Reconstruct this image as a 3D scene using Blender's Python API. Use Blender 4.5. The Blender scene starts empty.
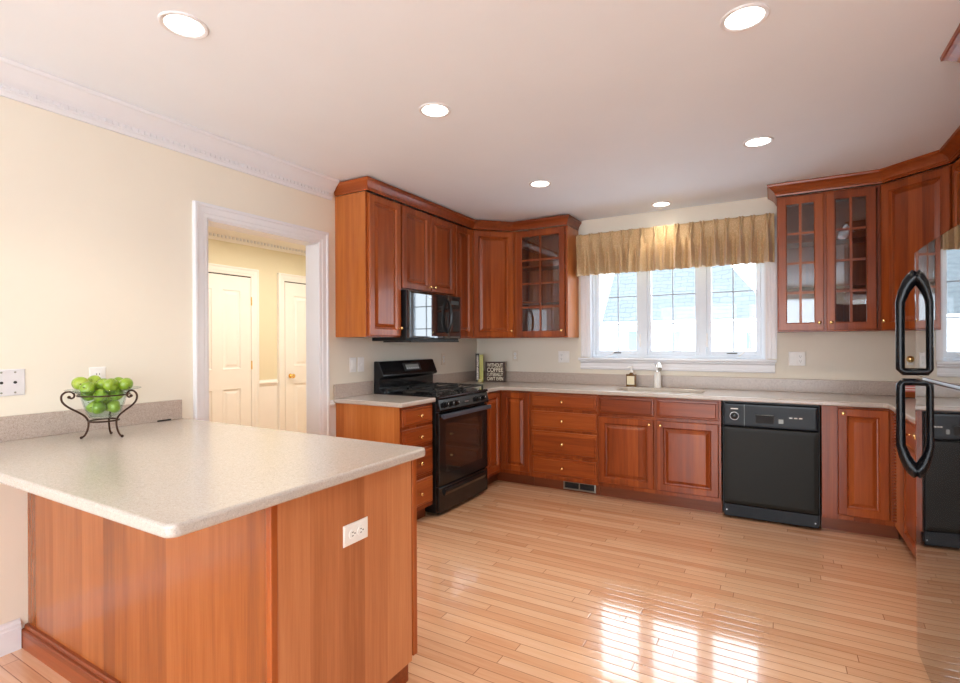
import bpy, bmesh, math, random
from mathutils import Vector, Matrix
random.seed(7)
PI = math.pi
S = bpy.context.scene
C = S.collection

# ------------------------------------------------------------------ camera, world, exposure
cam_d = bpy.data.cameras.new('camera')
cam = bpy.data.objects.new('camera', cam_d)
C.objects.link(cam)
cam_d.sensor_width = 36.0
cam_d.lens = 511.151 / 960 * 36
cam_d.shift_y = 1.28 / 960
cam_d.clip_start = 0.02
cam.matrix_world = (Matrix.Translation((2.8738, -4.8938, 1.3261)) @ Matrix.Rotation(math.radians(30.066), 4, 'Z')
                    @ Matrix.Rotation(PI / 2, 4, 'X') @ Matrix.Rotation(math.radians(-0.2806), 4, 'Z'))
S.camera = cam
W_ = bpy.data.worlds.new('sky'); S.world = W_
W_.use_nodes = True
bgn = W_.node_tree.nodes['Background']
bgn.inputs[0].default_value = (0.84, 0.92, 1.0, 1)
bgn.inputs[1].default_value = 6.2
S.view_settings.view_transform = 'Standard'
S.view_settings.look = 'None'
S.view_settings.gamma = 1
S.view_settings.exposure = 0.15
S.cycles.max_bounces = 10
S.cycles.diffuse_bounces = 6
S.cycles.glossy_bounces = 6
S.cycles.transparent_max_bounces = 16
S.cycles.sample_clamp_indirect = 6
S.cycles.use_denoising = True
S.cycles.caustics_reflective = False
S.cycles.caustics_refractive = False

def area(name, loc, rot, sx, sy, power, col=(1, 1, 1), spread=PI):
    d = bpy.data.lights.new(name, 'AREA'); d.shape = 'RECTANGLE'; d.size = sx; d.size_y = sy
    d.energy = power; d.color = col; d.spread = spread
    o = bpy.data.objects.new(name, d); C.objects.link(o)
    o.location = loc; o.rotation_euler = rot
    return o
H = 2.53      # ceiling height
WX = 4.16     # right wall
YR = -8.8     # rear wall, behind the camera
# fill lights added at unseen rear and side openings; sky portal in kitchen window
area('fill_rear_left', (1.15, YR + .06, 1.25), (PI / 2, 0, 0), 1.7, 1.9, 30, (.84, .92, 1.0))
area('fill_rear_right', (3.1, YR + .06, 1.25), (PI / 2, 0, 0), 1.5, 1.9, 25, (.84, .92, 1.0))
area('fill_side', (WX - .06, -6.6, 1.35), (PI / 2, 0, PI / 2), 1.7, 1.5, 10, (.84, .92, 1.0))
pt_ = area('daylight_kitchen_window', (2.045, .145, 1.722), (-PI / 2, 0, 0), 1.5, 1.09, 1)
pt_.data.cycles.is_portal = True

# ------------------------------------------------------------------ helpers
def nm(): return bmesh.new()

def box(bm, x0, x1, y0, y1, z0, z1):
    x0, x1 = min(x0, x1), max(x0, x1); y0, y1 = min(y0, y1), max(y0, y1); z0, z1 = min(z0, z1), max(z0, z1)
    v = [bm.verts.new(p) for p in ((x0, y0, z0), (x1, y0, z0), (x1, y1, z0), (x0, y1, z0), (x0, y0, z1), (x1, y0, z1), (x1, y1, z1), (x0, y1, z1))]
    for f in ((0, 3, 2, 1), (4, 5, 6, 7), (0, 1, 5, 4), (1, 2, 6, 5), (2, 3, 7, 6), (3, 0, 4, 7)):
        bm.faces.new([v[i] for i in f])
    return bm

def B(*a): return box(nm(), *a)

def prism(bm, poly, axis, a, b):
    """poly in the two other axes, extruded along axis from a to b"""
    def P(p, t):
        if axis == 'x': return (t, p[0], p[1])
        if axis == 'y': return (p[0], t, p[1])
        return (p[0], p[1], t)
    v0 = [bm.verts.new(P(p, a)) for p in poly]; v1 = [bm.verts.new(P(p, b)) for p in poly]
    n = len(poly)
    for i in range(n):
        bm.faces.new((v0[i], v0[(i + 1) % n], v1[(i + 1) % n], v1[i]))
    bm.faces.new(v0); bm.faces.new(v1[::-1])
    return bm

def lathe(bm, prof, c=(0, 0, 0), axis='z', n=24, cap=True):
    rings = []
    for r, h in prof:
        ring = []
        for i in range(n):
            a = 2 * PI * i / n
            p = (r * math.cos(a), r * math.sin(a), h)
            if axis == 'y': p = (p[0], -p[2], p[1])      # grows toward -y
            if axis == 'x': p = (p[2], p[0], p[1])
            ring.append(bm.verts.new((c[0] + p[0], c[1] + p[1], c[2] + p[2])))
        rings.append(ring)
    for a, b in zip(rings, rings[1:]):
        for i in range(n):
            bm.faces.new((a[i], a[(i + 1) % n], b[(i + 1) % n], b[i]))
    if cap:
        bm.faces.new(rings[0][::-1]); bm.faces.new(rings[-1])
    return bm

def tube(bm, pts, r, n=10, closed=False, cap=True):
    pts = [Vector(p) for p in pts]; rs = r if isinstance(r, (list, tuple)) else [r] * len(pts)
    m = len(pts); rings = []; prev = None
    for i, p in enumerate(pts):
        a = pts[(i - 1) % m] if (closed or i > 0) else p
        b = pts[(i + 1) % m] if (closed or i < m - 1) else p
        t = (b - a).normalized()
        if prev is None:
            u = t.orthogonal().normalized()
        else:
            u = (prev - t * prev.dot(t)).normalized()
        prev = u; w = t.cross(u)
        rings.append([bm.verts.new(p + (u * math.cos(2 * PI * k / n) + w * math.sin(2 * PI * k / n)) * rs[i]) for k in range(n)])
    rr = list(zip(rings, rings[1:])) + ([(rings[-1], rings[0])] if closed else [])
    for a, b in rr:
        for k in range(n):
            bm.faces.new((a[k], a[(k + 1) % n], b[(k + 1) % n], b[k]))
    if cap and not closed:
        bm.faces.new(rings[0][::-1]); bm.faces.new(rings[-1])
    return bm

def sweep(bm, path, nrm, prof):
    """closed profile (a = sideways, b = along nrm) swept with mitred corners"""
    path = [Vector(p) for p in path]; nrm = Vector(nrm); rings = []
    for i, p in enumerate(path):
        t0 = (p - path[i - 1]).normalized() if i else None
        t1 = (path[i + 1] - p).normalized() if i < len(path) - 1 else None
        l0 = t0.cross(nrm) if t0 else None; l1 = t1.cross(nrm) if t1 else None
        if l0 and l1:
            l = (l0 + l1).normalized(); l = l / l.dot(l0)
        else: l = l0 or l1
        rings.append([bm.verts.new(p + l * a + nrm * b) for a, b in prof])
    n = len(prof)
    for a, b in zip(rings, rings[1:]):
        for k in range(n):
            bm.faces.new((a[k], a[(k + 1) % n], b[(k + 1) % n], b[k]))
    bm.faces.new(rings[0][::-1]); bm.faces.new(rings[-1])
    return bm

def rloops(bm, x0, x1, z0, z1, loops, fill=True):
    """nested rectangles in the xz plane; loops = (inset, y)"""
    rs = []
    for ins, y in loops:
        rs.append([bm.verts.new(p) for p in ((x0 + ins, y, z0 + ins), (x1 - ins, y, z0 + ins), (x1 - ins, y, z1 - ins), (x0 + ins, y, z1 - ins))])
    for a, b in zip(rs, rs[1:]):
        for k in range(4):
            bm.faces.new((a[k], a[(k + 1) % 4], b[(k + 1) % 4], b[k]))
    if fill:
        bm.faces.new(rs[-1]); bm.faces.new(rs[0][::-1])
    return bm

def obj(name, bm, mat, parent=None, bevel=0, smooth=False, seg=2):
    bmesh.ops.recalc_face_normals(bm, faces=bm.faces)
    me = bpy.data.meshes.new(name); bm.to_mesh(me); bm.free()
    me.materials.append(mat)
    o = bpy.data.objects.new(name, me); C.objects.link(o)
    if parent: o.parent = parent
    if smooth:
        for p in me.polygons: p.use_smooth = True
        if smooth != 'all':
            try: me.set_sharp_from_angle(angle=math.radians(40))
            except Exception: pass
    if bevel:
        b = o.modifiers.new('bevel', 'BEVEL'); b.width = bevel; b.segments = seg; b.limit_method = 'ANGLE'; b.angle_limit = math.radians(35)
    return o

def tag(o, label=None, cat=None, group=None, kind=None):
    if label: o['label'] = label
    if cat: o['category'] = cat
    if group: o['group'] = group
    if kind: o['kind'] = kind
    return o

def thing(name, label, cat, loc=(0, 0, 0), rz=0, group=None):
    o = bpy.data.objects.new(name, None); C.objects.link(o)
    o.empty_display_size = .05
    o.location = loc; o.rotation_euler = (0, 0, rz)
    return tag(o, label, cat, group)

def struct(name, bm=None, mat=None, loc=None, **k):
    if bm is None:
        o = bpy.data.objects.new(name, None); C.objects.link(o)
    else: o = obj(name, bm, mat, **k)
    if loc: o.location = loc
    o['kind'] = 'structure'
    return o

def copy_tree(o, parent=None):
    c = o.copy(); C.objects.link(c)
    if parent: c.parent = parent
    for ch in list(o.children):
        if ch.type != 'LIGHT': copy_tree(ch, c)
    return c

# ------------------------------------------------------------------ materials
class N:
    def __init__(s, name):
        s.m = bpy.data.materials.new(name); s.m.use_nodes = True
        s.t = s.m.node_tree; s.b = s.t.nodes['Principled BSDF']
    def n(s, ty, **k):
        x = s.t.nodes.new(ty)
        for a, v in k.items(): setattr(x, a, v)
        return x
    def l(s, a, b): s.t.links.new(a, b)
    def math(s, op, a, b=None, c=None):
        x = s.n('ShaderNodeMath', operation=op)
        for i, v in enumerate((a, b, c)):
            if v is None: continue
            if isinstance(v, (int, float)): x.inputs[i].default_value = v
            else: s.l(v, x.inputs[i])
        return x.outputs[0]
    def ramp(s, fac, stops):
        r = s.n('ShaderNodeValToRGB'); e = r.color_ramp.elements
        while len(e) < len(stops): e.new(.5)
        for i, (p, c) in enumerate(stops): e[i].position = p; e[i].color = (*c, 1)
        s.l(fac, r.inputs[0]); return r.outputs[0]
    def noise(s, vec, scale, detail=3, rough=.5):
        x = s.n('ShaderNodeTexNoise'); x.inputs['Scale'].default_value = scale; x.inputs['Detail'].default_value = detail
        x.inputs['Roughness'].default_value = rough
        if vec is not None: s.l(vec, x.inputs['Vector'])
        return x.outputs[0]
    def coords(s): return s.n('ShaderNodeTexCoord').outputs['Object']
    def mapping(s, vec, sc):
        x = s.n('ShaderNodeMapping'); s.l(vec, x.inputs[0]); x.inputs['Scale'].default_value = sc; return x.outputs[0]
    def bump(s, h, st, dist=.01):
        x = s.n('ShaderNodeBump'); x.inputs['Strength'].default_value = st; x.inputs['Distance'].default_value = dist
        s.l(h, x.inputs['Height']); s.l(x.outputs[0], s.b.inputs['Normal'])
    def set(s, **k):
        for a, v in k.items():
            s.b.inputs[a.replace('_', ' ')].default_value = (*v, 1) if isinstance(v, tuple) else v
        return s

def plain(name, col, rough=.5, metal=0, coat=0, spec=.5, var=.03, scale=30, bump=0, coat_rough=.05):
    m = N(name); m.set(Roughness=rough, Metallic=metal)
    m.b.inputs['Coat Weight'].default_value = coat; m.b.inputs['Coat Roughness'].default_value = coat_rough
    m.b.inputs['Specular IOR Level'].default_value = spec
    f = m.noise(m.coords(), scale, 3)
    lo = tuple(max(0, c * (1 - var)) for c in col); hi = tuple(min(1, c * (1 + var)) for c in col)
    m.l(m.ramp(f, [(.3, lo), (.7, hi)]), m.b.inputs['Base Color'])
    if bump: m.bump(f, bump, .002)
    return m.m

def wood(name, axis, dark, mid, light, stave=.085, rough=.30, coat=.14, seed=0.0):
    """polished wood, grain along axis ('x' or 'z'), glued staves of slightly different tone"""
    m = N(name); co = m.coords()
    rnd = m.n('ShaderNodeObjectInfo').outputs['Random']
    off = m.n('ShaderNodeVectorMath', operation='ADD'); m.l(co, off.inputs[0])
    cmb = m.n('ShaderNodeCombineXYZ'); r10 = m.math('MULTIPLY', rnd, 13.7); m.l(r10, cmb.inputs[0]); m.l(r10, cmb.inputs[1]); m.l(r10, cmb.inputs[2])
    m.l(cmb.outputs[0], off.inputs[1]); v = off.outputs[0]
    sp = m.n('ShaderNodeSeparateXYZ'); m.l(v, sp.inputs[0])
    acr = m.math('ADD', sp.outputs[2], m.math('MULTIPLY', sp.outputs[1], .7)) if axis == 'x' else m.math('ADD', sp.outputs[0], sp.outputs[1])
    wn = m.n('ShaderNodeTexWhiteNoise', noise_dimensions='1D')
    m.l(m.math('FLOOR', m.math('DIVIDE', acr, stave)), wn.inputs['W'])
    sc = (1.2, 22, 22) if axis == 'x' else (22, 22, 1.2)
    g1 = m.noise(m.mapping(v, sc), 1.3, 5, .6)
    sc2 = (5, 160, 160) if axis == 'x' else (160, 160, 5)
    g2 = m.noise(m.mapping(v, sc2), 1.0, 2, .5)
    f = m.math('ADD', m.math('MULTIPLY', g1, .72), m.math('MULTIPLY', wn.outputs[0], .38))
    f = m.math('ADD', f, m.math('MULTIPLY', g2, .26))
    f = m.math('SUBTRACT', f, .18)
    m.l(m.ramp(f, [(.22, dark), (.5, mid), (.80, light)]), m.b.inputs['Base Color'])
    m.set(Roughness=rough); m.b.inputs['Specular IOR Level'].default_value = .38; m.b.inputs['Coat Weight'].default_value = coat; m.b.inputs['Coat Roughness'].default_value = .12
    m.bump(g2, .05, .002)
    return m.m

CH = ((.155, .028, .006), (.275, .056, .010), (.40, .100, .020))
M = {}
M['cherry_v'] = wood('cherry_vertical_grain', 'z', *CH)
M['cherry_h'] = wood('cherry_horizontal_grain', 'x', *CH, stave=.6)
M['cherry_side'] = wood('cherry_side_veneer', 'z', (.38, .105, .022), (.50, .16, .036), (.60, .22, .06), stave=.16)
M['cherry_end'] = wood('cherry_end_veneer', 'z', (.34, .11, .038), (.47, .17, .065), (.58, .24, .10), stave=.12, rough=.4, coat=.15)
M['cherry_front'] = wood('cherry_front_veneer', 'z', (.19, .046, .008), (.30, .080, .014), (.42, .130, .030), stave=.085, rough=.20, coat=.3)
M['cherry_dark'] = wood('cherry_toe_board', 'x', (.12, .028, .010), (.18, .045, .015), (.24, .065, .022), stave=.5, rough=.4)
M['wall'] = plain('cream_wall_paint', (.775, .725, .625), .6, var=.012, scale=4)
M['hall_wall'] = plain('warm_cream_hall_paint', (.76, .69, .50), .6, var=.01, scale=4)
M['ceil'] = plain('white_ceiling_paint', (.83, .89, .97), .8, var=.01, scale=3)
M['trim'] = plain('white_gloss_trim', (.74, .75, .79), .35, var=.01, scale=8)
M['door'] = plain('white_door_paint', (.88, .86, .82), .35, var=.01, scale=8)
M['vinyl'] = plain('white_vinyl_frame', (.78, .86, .94), .4, var=.02, scale=8)
M['black'] = plain('black_gloss_enamel', (.006, .006, .007), .16, coat=.15, spec=.4)
M['black_low'] = plain('black_smooth_plastic', (.004, .005, .008), .2, spec=.2)
M['black_satin'] = plain('black_satin_enamel', (.009, .009, .010), .35, spec=.35)
M['black_mirror'] = plain('black_glass', (.006, .006, .007), .04, spec=.8, coat=1.0, coat_rough=.02)
M['oven_glass'] = plain('smoked_oven_glass', (.02, .012, .008), .06, spec=.7, coat=.5)
M['iron'] = plain('cast_iron', (.012, .012, .012), .5, spec=.5, bump=.3, scale=200)
M['dw'] = plain('dishwasher_black_enamel', (.013, .012, .009), .36, spec=.14)
M['chrome'] = plain('polished_chrome', (.8, .8, .82), .12, metal=1)
M['steel'] = plain('brushed_steel', (.5, .5, .52), .3, metal=1)
M['brass'] = plain('polished_brass', (.95, .66, .28), .18, metal=1)
M['pewter'] = plain('pewter_grille', (.30, .29, .25), .4, metal=.6)
M['void'] = plain('dark_slot', (.01, .01, .01), .7)
M['plate'] = plain('white_plastic_plate', (.83, .82, .80), .35)
M['plate_cream'] = plain('cream_plate', (.72, .65, .54), .4)
M['plate_grey'] = plain('pale_grey_plate', (.68, .67, .70), .35)
M['white'] = plain('white_plastic', (.85, .85, .83), .3)
M['amber'] = plain('amber_bottle', (.14, .065, .012), .12, spec=.6, coat=.5)
M['paper'] = plain('cream_paper', (.78, .70, .50), .6)
M['ironwork'] = plain('dark_bronze_wrought_iron', (.05, .022, .012), .38, metal=.7)
M['lens'] = None
def emis(name, col, st):
    m = N(name); m.set(Base_Color=(.9, .9, .9))
    m.b.inputs['Emission Color'].default_value = (*col, 1); m.b.inputs['Emission Strength'].default_value = st
    f = m.noise(m.coords(), 5); m.l(m.ramp(f, [(.0, tuple(c * .97 for c in col)), (1, col)]), m.b.inputs['Emission Color'])
    return m.m
M['lens'] = emis('lamp_lens', (1.0, .93, .82), 9)
M['display'] = plain('grey_display', (.30, .33, .32), .3)

def stone(name, base, dark, light, rough):
    m = N(name); co = m.coords()
    f = m.noise(co, 330, 2, .6); g = m.noise(co, 120, 2)
    h = m.math('ADD', m.math('MULTIPLY', f, .7), m.math('MULTIPLY', g, .3))
    m.l(m.ramp(h, [(.36, dark), (.48, base), (.56, base), (.66, light)]), m.b.inputs['Base Color'])
    m.set(Roughness=rough); m.b.inputs['Specular IOR Level'].default_value = .6
    m.b.inputs['Coat Weight'].default_value = .3; m.b.inputs['Coat Roughness'].default_value = .2
    return m.m
M['counter'] = stone('speckled_beige_solid_surface', (.50, .455, .415), (.40, .355, .32), (.59, .545, .505), .24)
M['splash'] = stone('speckled_taupe_backsplash', (.46, .38, .33), (.32, .25, .21), (.60, .52, .46), .35)

def glass(name, tint, refl, rough=.02):
    m = N(name); t = m.t
    t.nodes.remove(m.b)
    tr = m.n('ShaderNodeBsdfTransparent'); tr.inputs[0].default_value = (*tint, 1)
    gl = m.n('ShaderNodeBsdfGlossy'); gl.inputs['Roughness'].default_value = rough
    lw = m.n('ShaderNodeLayerWeight'); lw.inputs[0].default_value = .5
    f0 = ((refl - 1) / (refl + 1)) ** 2
    class _f: pass
    fr = _f(); fr.outputs = [m.math('ADD', f0, m.math('MULTIPLY', m.math('POWER', lw.outputs['Facing'], 5), 1 - f0))]
    mx = m.n('ShaderNodeMixShader'); m.l(fr.outputs[0], mx.inputs[0]); m.l(tr.outputs[0], mx.inputs[1]); m.l(gl.outputs[0], mx.inputs[2])
    m.l(mx.outputs[0], t.nodes['Material Output'].inputs[0])
    return m.m
M['glass'] = glass('window_glass', (.97, .99, 1.0), 1.3)
M['cab_glass'] = glass('cabinet_glass', (.86, .88, .9), 1.75)
M['bowl_glass'] = glass('bowl_glass', (.90, .97, .95), 1.5)

def floor_mat():
    m = N('oak_strip_floor'); co = m.coords()
    sp = m.n('ShaderNodeSeparateXYZ'); m.l(co, sp.inputs[0]); x, y = sp.outputs[0], sp.outputs[1]
    PW, PL = .0572, 1.15
    yy = m.math('DIVIDE', y, PW); row = m.math('FLOOR', yy); fy = m.math('FRACT', yy)
    wr = m.n('ShaderNodeTexWhiteNoise', noise_dimensions='1D'); m.l(row, wr.inputs['W'])
    xx = m.math('ADD', m.math('DIVIDE', x, PL), m.math('MULTIPLY', wr.outputs[0], 7.3)); col = m.math('FLOOR', xx); fx = m.math('FRACT', xx)
    cv = m.n('ShaderNodeCombineXYZ'); m.l(row, cv.inputs[0]); m.l(col, cv.inputs[1])
    wn = m.n('ShaderNodeTexWhiteNoise', noise_dimensions='3D'); m.l(cv.outputs[0], wn.inputs['Vector'])
    av = m.n('ShaderNodeVectorMath', operation='ADD'); m.l(co, av.inputs[0])
    sc = m.n('ShaderNodeVectorMath', operation='SCALE'); m.l(wn.outputs['Color'], sc.inputs[0]); sc.inputs['Scale'].default_value = 20
    m.l(sc.outputs[0], av.inputs[1])
    g = m.noise(m.mapping(av.outputs[0], (2.0, 34, 1)), 1.4, 5, .62)
    g2 = m.noise(m.mapping(av.outputs[0], (8, 220, 1)), 1.0, 2)
    f = m.math('ADD', m.math('MULTIPLY', g, .6), m.math('MULTIPLY', wn.outputs[0], .42))
    f = m.math('ADD', f, m.math('MULTIPLY', g2, .12)); f = m.math('SUBTRACT', f, .08)
    c = m.ramp(f, [(.10, (.56, .26, .13)), (.38, (.70, .40, .235)), (.62, (.77, .48, .30)), (.88, (.83, .57, .39))])
    # seams
    dy = m.math('MINIMUM', fy, m.math('SUBTRACT', 1, fy)); dx = m.math('MULTIPLY', m.math('MINIMUM', fx, m.math('SUBTRACT', 1, fx)), PL / PW)
    d = m.math('MINIMUM', dy, dx)
    seam = m.n('ShaderNodeMapRange'); m.l(d, seam.inputs[0]); seam.inputs[1].default_value = .012; seam.inputs[2].default_value = .04
    mx = m.n('ShaderNodeMix', data_type='RGBA'); m.l(seam.outputs[0], mx.inputs[0])
    mx.inputs[6].default_value = (.30, .13, .06, 1); m.l(c, mx.inputs[7]); m.l(mx.outputs[2], m.b.inputs['Base Color'])
    m.set(Roughness=.13); m.b.inputs['Specular IOR Level'].default_value = .6
    m.b.inputs['Coat Weight'].default_value = .7; m.b.inputs['Coat Roughness'].default_value = .05
    # each board slightly crowned, a groove at the seam
    e = m.n('ShaderNodeMapRange'); m.l(d, e.inputs[0]); e.inputs[1].default_value = 0.0; e.inputs[2].default_value = .10; e.interpolation_type = 'SMOOTHSTEP'
    cr = m.math('MULTIPLY', m.math('POWER', m.math('ABSOLUTE', m.math('SUBTRACT', fy, .5)), 2), -1.1)
    tl = m.math('MULTIPLY', m.math('MULTIPLY', m.math('SUBTRACT', wn.outputs[0], .5), fy), .9)
    h = m.math('ADD', m.math('ADD', m.math('ADD', m.math('MULTIPLY', e.outputs[0], .4), cr), tl), m.math('MULTIPLY', g2, .02))
    bp = m.n('ShaderNodeBump'); bp.inputs['Strength'].default_value = .9; bp.inputs['Distance'].default_value = .0006
    m.l(h, bp.inputs['Height']); m.l(bp.outputs[0], m.b.inputs['Normal']); m.l(bp.outputs[0], m.b.inputs['Coat Normal'])
    return m.m
M['floor'] = floor_mat()

# ------------------------------------------------------------------ room shell
XH = -2.0     # far wall of the hallway
struct('floor', B(XH - .1, WX + .15, YR - .15, .15, -.1, 0), M['floor'])
struct('ceiling', B(XH - .1, WX + .15, YR - .15, .15, H, H + .1), M['ceil'])
# back wall with the window opening
wx0, wx1, wz0, wz1 = 1.285, 2.805, 1.172, 2.272
bm = nm()
box(bm, -.13, wx0, 0, .15, 0, H); box(bm, wx1, WX + .15, 0, .15, 0, H); box(bm, wx0, wx1, 0, .15, 0, wz0); box(bm, wx0, wx1, 0, .15, wz1, H)
struct('wall_back', bm, M['wall'])
# left wall with the doorway
dy0, dy1, dz = -3.12, -2.247, 2.07
bm = nm()
box(bm, -.13, 0, YR, dy0, 0, H); box(bm, -.13, 0, dy1, 0, 0, H); box(bm, -.13, 0, dy0, dy1, dz, H)
struct('wall_left', bm, M['wall'])
# right wall with an added opening behind the camera for the side fill
bm = nm()
box(bm, WX, WX + .15, YR, -7.5, 0, H); box(bm, WX, WX + .15, -5.7, 0, 0, H); box(bm, WX, WX + .15, -7.5, -5.7, 0, .55); box(bm, WX, WX + .15, -7.5, -5.7, 2.15, H)
struct('wall_right', bm, M['wall'])
bm = nm()
box(bm, -.13, .25, YR - .15, YR, 0, H); box(bm, 2.05, 2.3, YR - .15, YR, 0, H); box(bm, 3.9, WX + .15, YR - .15, YR, 0, H)
box(bm, .25, 2.05, YR - .15, YR, 0, .2); box(bm, 2.3, 3.9, YR - .15, YR, 0, .2); box(bm, .25, 2.05, YR - .15, YR, 2.25, H); box(bm, 2.3, 3.9, YR - .15, YR, 2.25, H)
struct('wall_rear', bm, M['wall'])  # rear openings added for the fill lights
# hallway
struct('wall_hallway', B(XH - .1, XH, -4.6, .7, 0, H), M['hall_wall'])
struct('wall_hallway_side', B(XH, -.13, -4.7, -4.6, 0, H), M['hall_wall'])
struct('wall_hallway_end', B(XH, -.13, .15, .25, 0, H), M['hall_wall'])
# white wainscot paper lower wall of the hallway
struct('trim_9', B(XH, XH + .004, -1.32, -1.05, .1, .86), M['door'])

# jambs and casing of the doorway
bm = nm()
box(bm, -.132, .002, dy0 - .001, dy0 + .02, 0, dz); box(bm, -.132, .002, dy1 - .02, dy1 + .001, 0, dz); box(bm, -.132, .002, dy0, dy1, dz - .02, dz)
dj = struct('door_3', bm, M['trim'])
cas = [(0, 0), (0, .010), (.008, .014), (.024, .014), (.030, .018), (.062, .020), (.068, .026), (.080, .027), (.085, .024), (.085, 0)]
# lateral must point away from the opening
bm = nm(); sweep(bm, [(0, dy1 - .026, 0), (0, dy1 - .026, dz - .012), (0, dy0 + .012, dz - .012), (0, dy0 + .012, 0)], (1, 0, 0), [(-a, b) for a, b in cas] if False else cas)
obj('door_casing', bm, M['trim'], dj)
def crown_prof(): return [(0, -.135), (.012, -.135), (.016, -.118), (.022, -.112), (.022, -.088), (.028, -.082), (.040, -.070), (.062, -.040), (.078, -.022), (.086, -.018), (.090, -.008), (.090, -.001), (0, -.001)]
bm = nm(); sweep(bm, [(0, YR, H), (0, -2.144, H)], (0, 0, 1), crown_prof())
t1 = struct('trim_1', bm, M['trim'])
bm = nm(); y = -5.2
while y < -2.20:
    box(bm, .021, .031, y, y + .016, H - .109, H - .092); y += .030
obj('dentil_band', bm, M['trim'], t1)
bm = nm(); sweep(bm, [(XH, -4.6, H), (XH, .15, H)], (0, 0, 1), [(a, b * 1.15) for a, b in crown_prof()])
t2 = struct('trim_2', bm, M['door'])
bm = nm(); y = -3.2
while y < .1:
    box(bm, XH + .021, XH + .034, y, y + .020, H - .125, H - .100); y += .042
obj('dentil_band', bm, M['trim'], t2)
base_prof = [(0, 0), (.016, 0), (.016, .095), (.013, .10), (.013, .112), (.006, .122), (.004, .13), (0, .13)]
def sb(path, name):
    bm = nm(); sweep(bm, path, (0, 0, 1), base_prof); struct(name, bm, M['trim'])
sb([(0, YR, 0), (0, -3.968, 0)], 'baseboard_left')
sb([(XH, -1.315, 0), (XH, -1.055, 0)], 'baseboard_hallway')
sb([(0, -2.183, 0), (0, -2.115, 0)], 'baseboard_left_door')
rail = [(0, -.035), (.010, -.035), (.014, -.02), (.024, -.008), (.024, .006), (.012, .012), (.008, .03), (0, .03)]
bm = nm(); sweep(bm, [(XH, -1.315, .90), (XH, -1.055, .90)], (0, 0, 1), rail); struct('trim_3', bm, M['door'])
bm = nm(); sweep(bm, [(0, -2.192, .875), (0, -2.135, .875)], (0, 0, 1), rail); struct('trim_4', bm, M['trim'])
struct('trim_5', B(0, .003, -2.19, -2.108, .13, .84), M['trim'])

def panel_door(name, y0, y1, knob_y, hinge_y, kz=.955):
    """white panelled door in the hallway wall, closed; faces +x"""
    r = struct(name, B(XH + .002, XH + .009, y0, y1, .01, 2.03), M['door'])
    w = y1 - y0; st = .115; mid = .10; pw = (w - 2 * st - mid) / 2
    bm = nm()
    for a in (y0 + st, y0 + st + pw + mid):
        for z0, z1 in ((.22, .87), (1.06, 1.89)):
            lo = [(0, .0), (0, .016), (.008, .0165), (.018, .004), (.034, .004), (.055, .013)]
            rs = []
            for ins, d in lo:
                rs.append([bm.verts.new((XH + .008 + d, p[0], p[1])) for p in ((a + ins, z0 + ins), (a + pw - ins, z0 + ins), (a + pw - ins, z1 - ins), (a + ins, z1 - ins))])
            for p, q in zip(rs, rs[1:]):
                for k in range(4): bm.faces.new((p[k], p[(k + 1) % 4], q[(k + 1) % 4], q[k]))
            bm.faces.new(rs[-1])
    obj('door_panel', bm, M['door'], r)
    bm = nm()   # stiles and rails stand proud of the panel ground
    for a, b in ((y0, y0 + st), (y1 - st, y1), (y0 + st + pw, y0 + st + pw + mid)): box(bm, XH + .012, XH + .022, a, b, .01, 2.03)
    for z0, z1 in ((.01, .22), (.87, 1.06), (1.89, 2.03)):
        for a in (y0 + st, y0 + st + pw + mid): box(bm, XH + .012, XH + .022, a, a + pw, z0, z1)
    obj('door_frame', bm, M['door'], r)
    bm = nm(); sweep(bm, [(XH, y1 + .006, 0), (XH, y1 + .006, 2.042), (XH, y0 - .006, 2.042), (XH, y0 - .006, 0)], (1, 0, 0), [(a, b + .012) if b else (a, b) for a, b in cas])
    obj('door_casing', bm, M['door'], r)
    obj('door_gap', B(XH + .001, XH + .014, y0 - .006, y1 + .006, 2.03, 2.042), M['void'], r)
    if knob_y is not None:
        bm = nm(); lathe(bm, [(.028, .022), (.028, .027), (.010, .030), (.010, .05), (.022, .056), (.027, .066), (.024, .078), (.010, .084)], (XH, knob_y, kz), 'x', 16)
        obj('door_knob', bm, M['brass'], r, smooth=True)
    if hinge_y is not None:
        for hz in (.25, 1.1, 1.78):
            bm = nm(); lathe(bm, [(.007, -.045), (.007, .045)], (XH + .026, hinge_y, hz), 'z', 8)
            obj('hinge', bm, M['brass'], r)
    return r
panel_door('door_1', -2.15, -1.395, None, -1.39)
panel_door('door_2', -.955, -.20, -.885, None)

# flush lamp added out of view to light the hallway
hl = thing('added_hall_lamp', 'round white flush lamp, added out of view, lighting the hallway beyond the doorway', 'ceiling lamp', (-1.0, -2.0, H))
bm = nm(); lathe(bm, [(.16, -.001), (.16, -.02), (.14, -.03)], (0, 0, 0), 'z', 32); obj('base_ring', bm, M['steel'], hl, smooth=True)
bm = nm(); lathe(bm, [(.135, -.03), (.13, -.06), (.09, -.09), (.02, -.10)], (0, 0, 0), 'z', 32); obj('lamp_shade', bm, emis('hall_fill_shade', (1, .86, .62), 6), hl, smooth=True)
a_ = area('hallway_fill', (-1.0, -1.6, H - .14), (0, 0, 0), .5, 2.4, 32, (1, .93, .82))  # broad fill light added to brighten the hallway

# ------------------------------------------------------------------ kitchen window
win = struct('window_1', loc=(0, 0, 0))
bm = nm()
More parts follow.
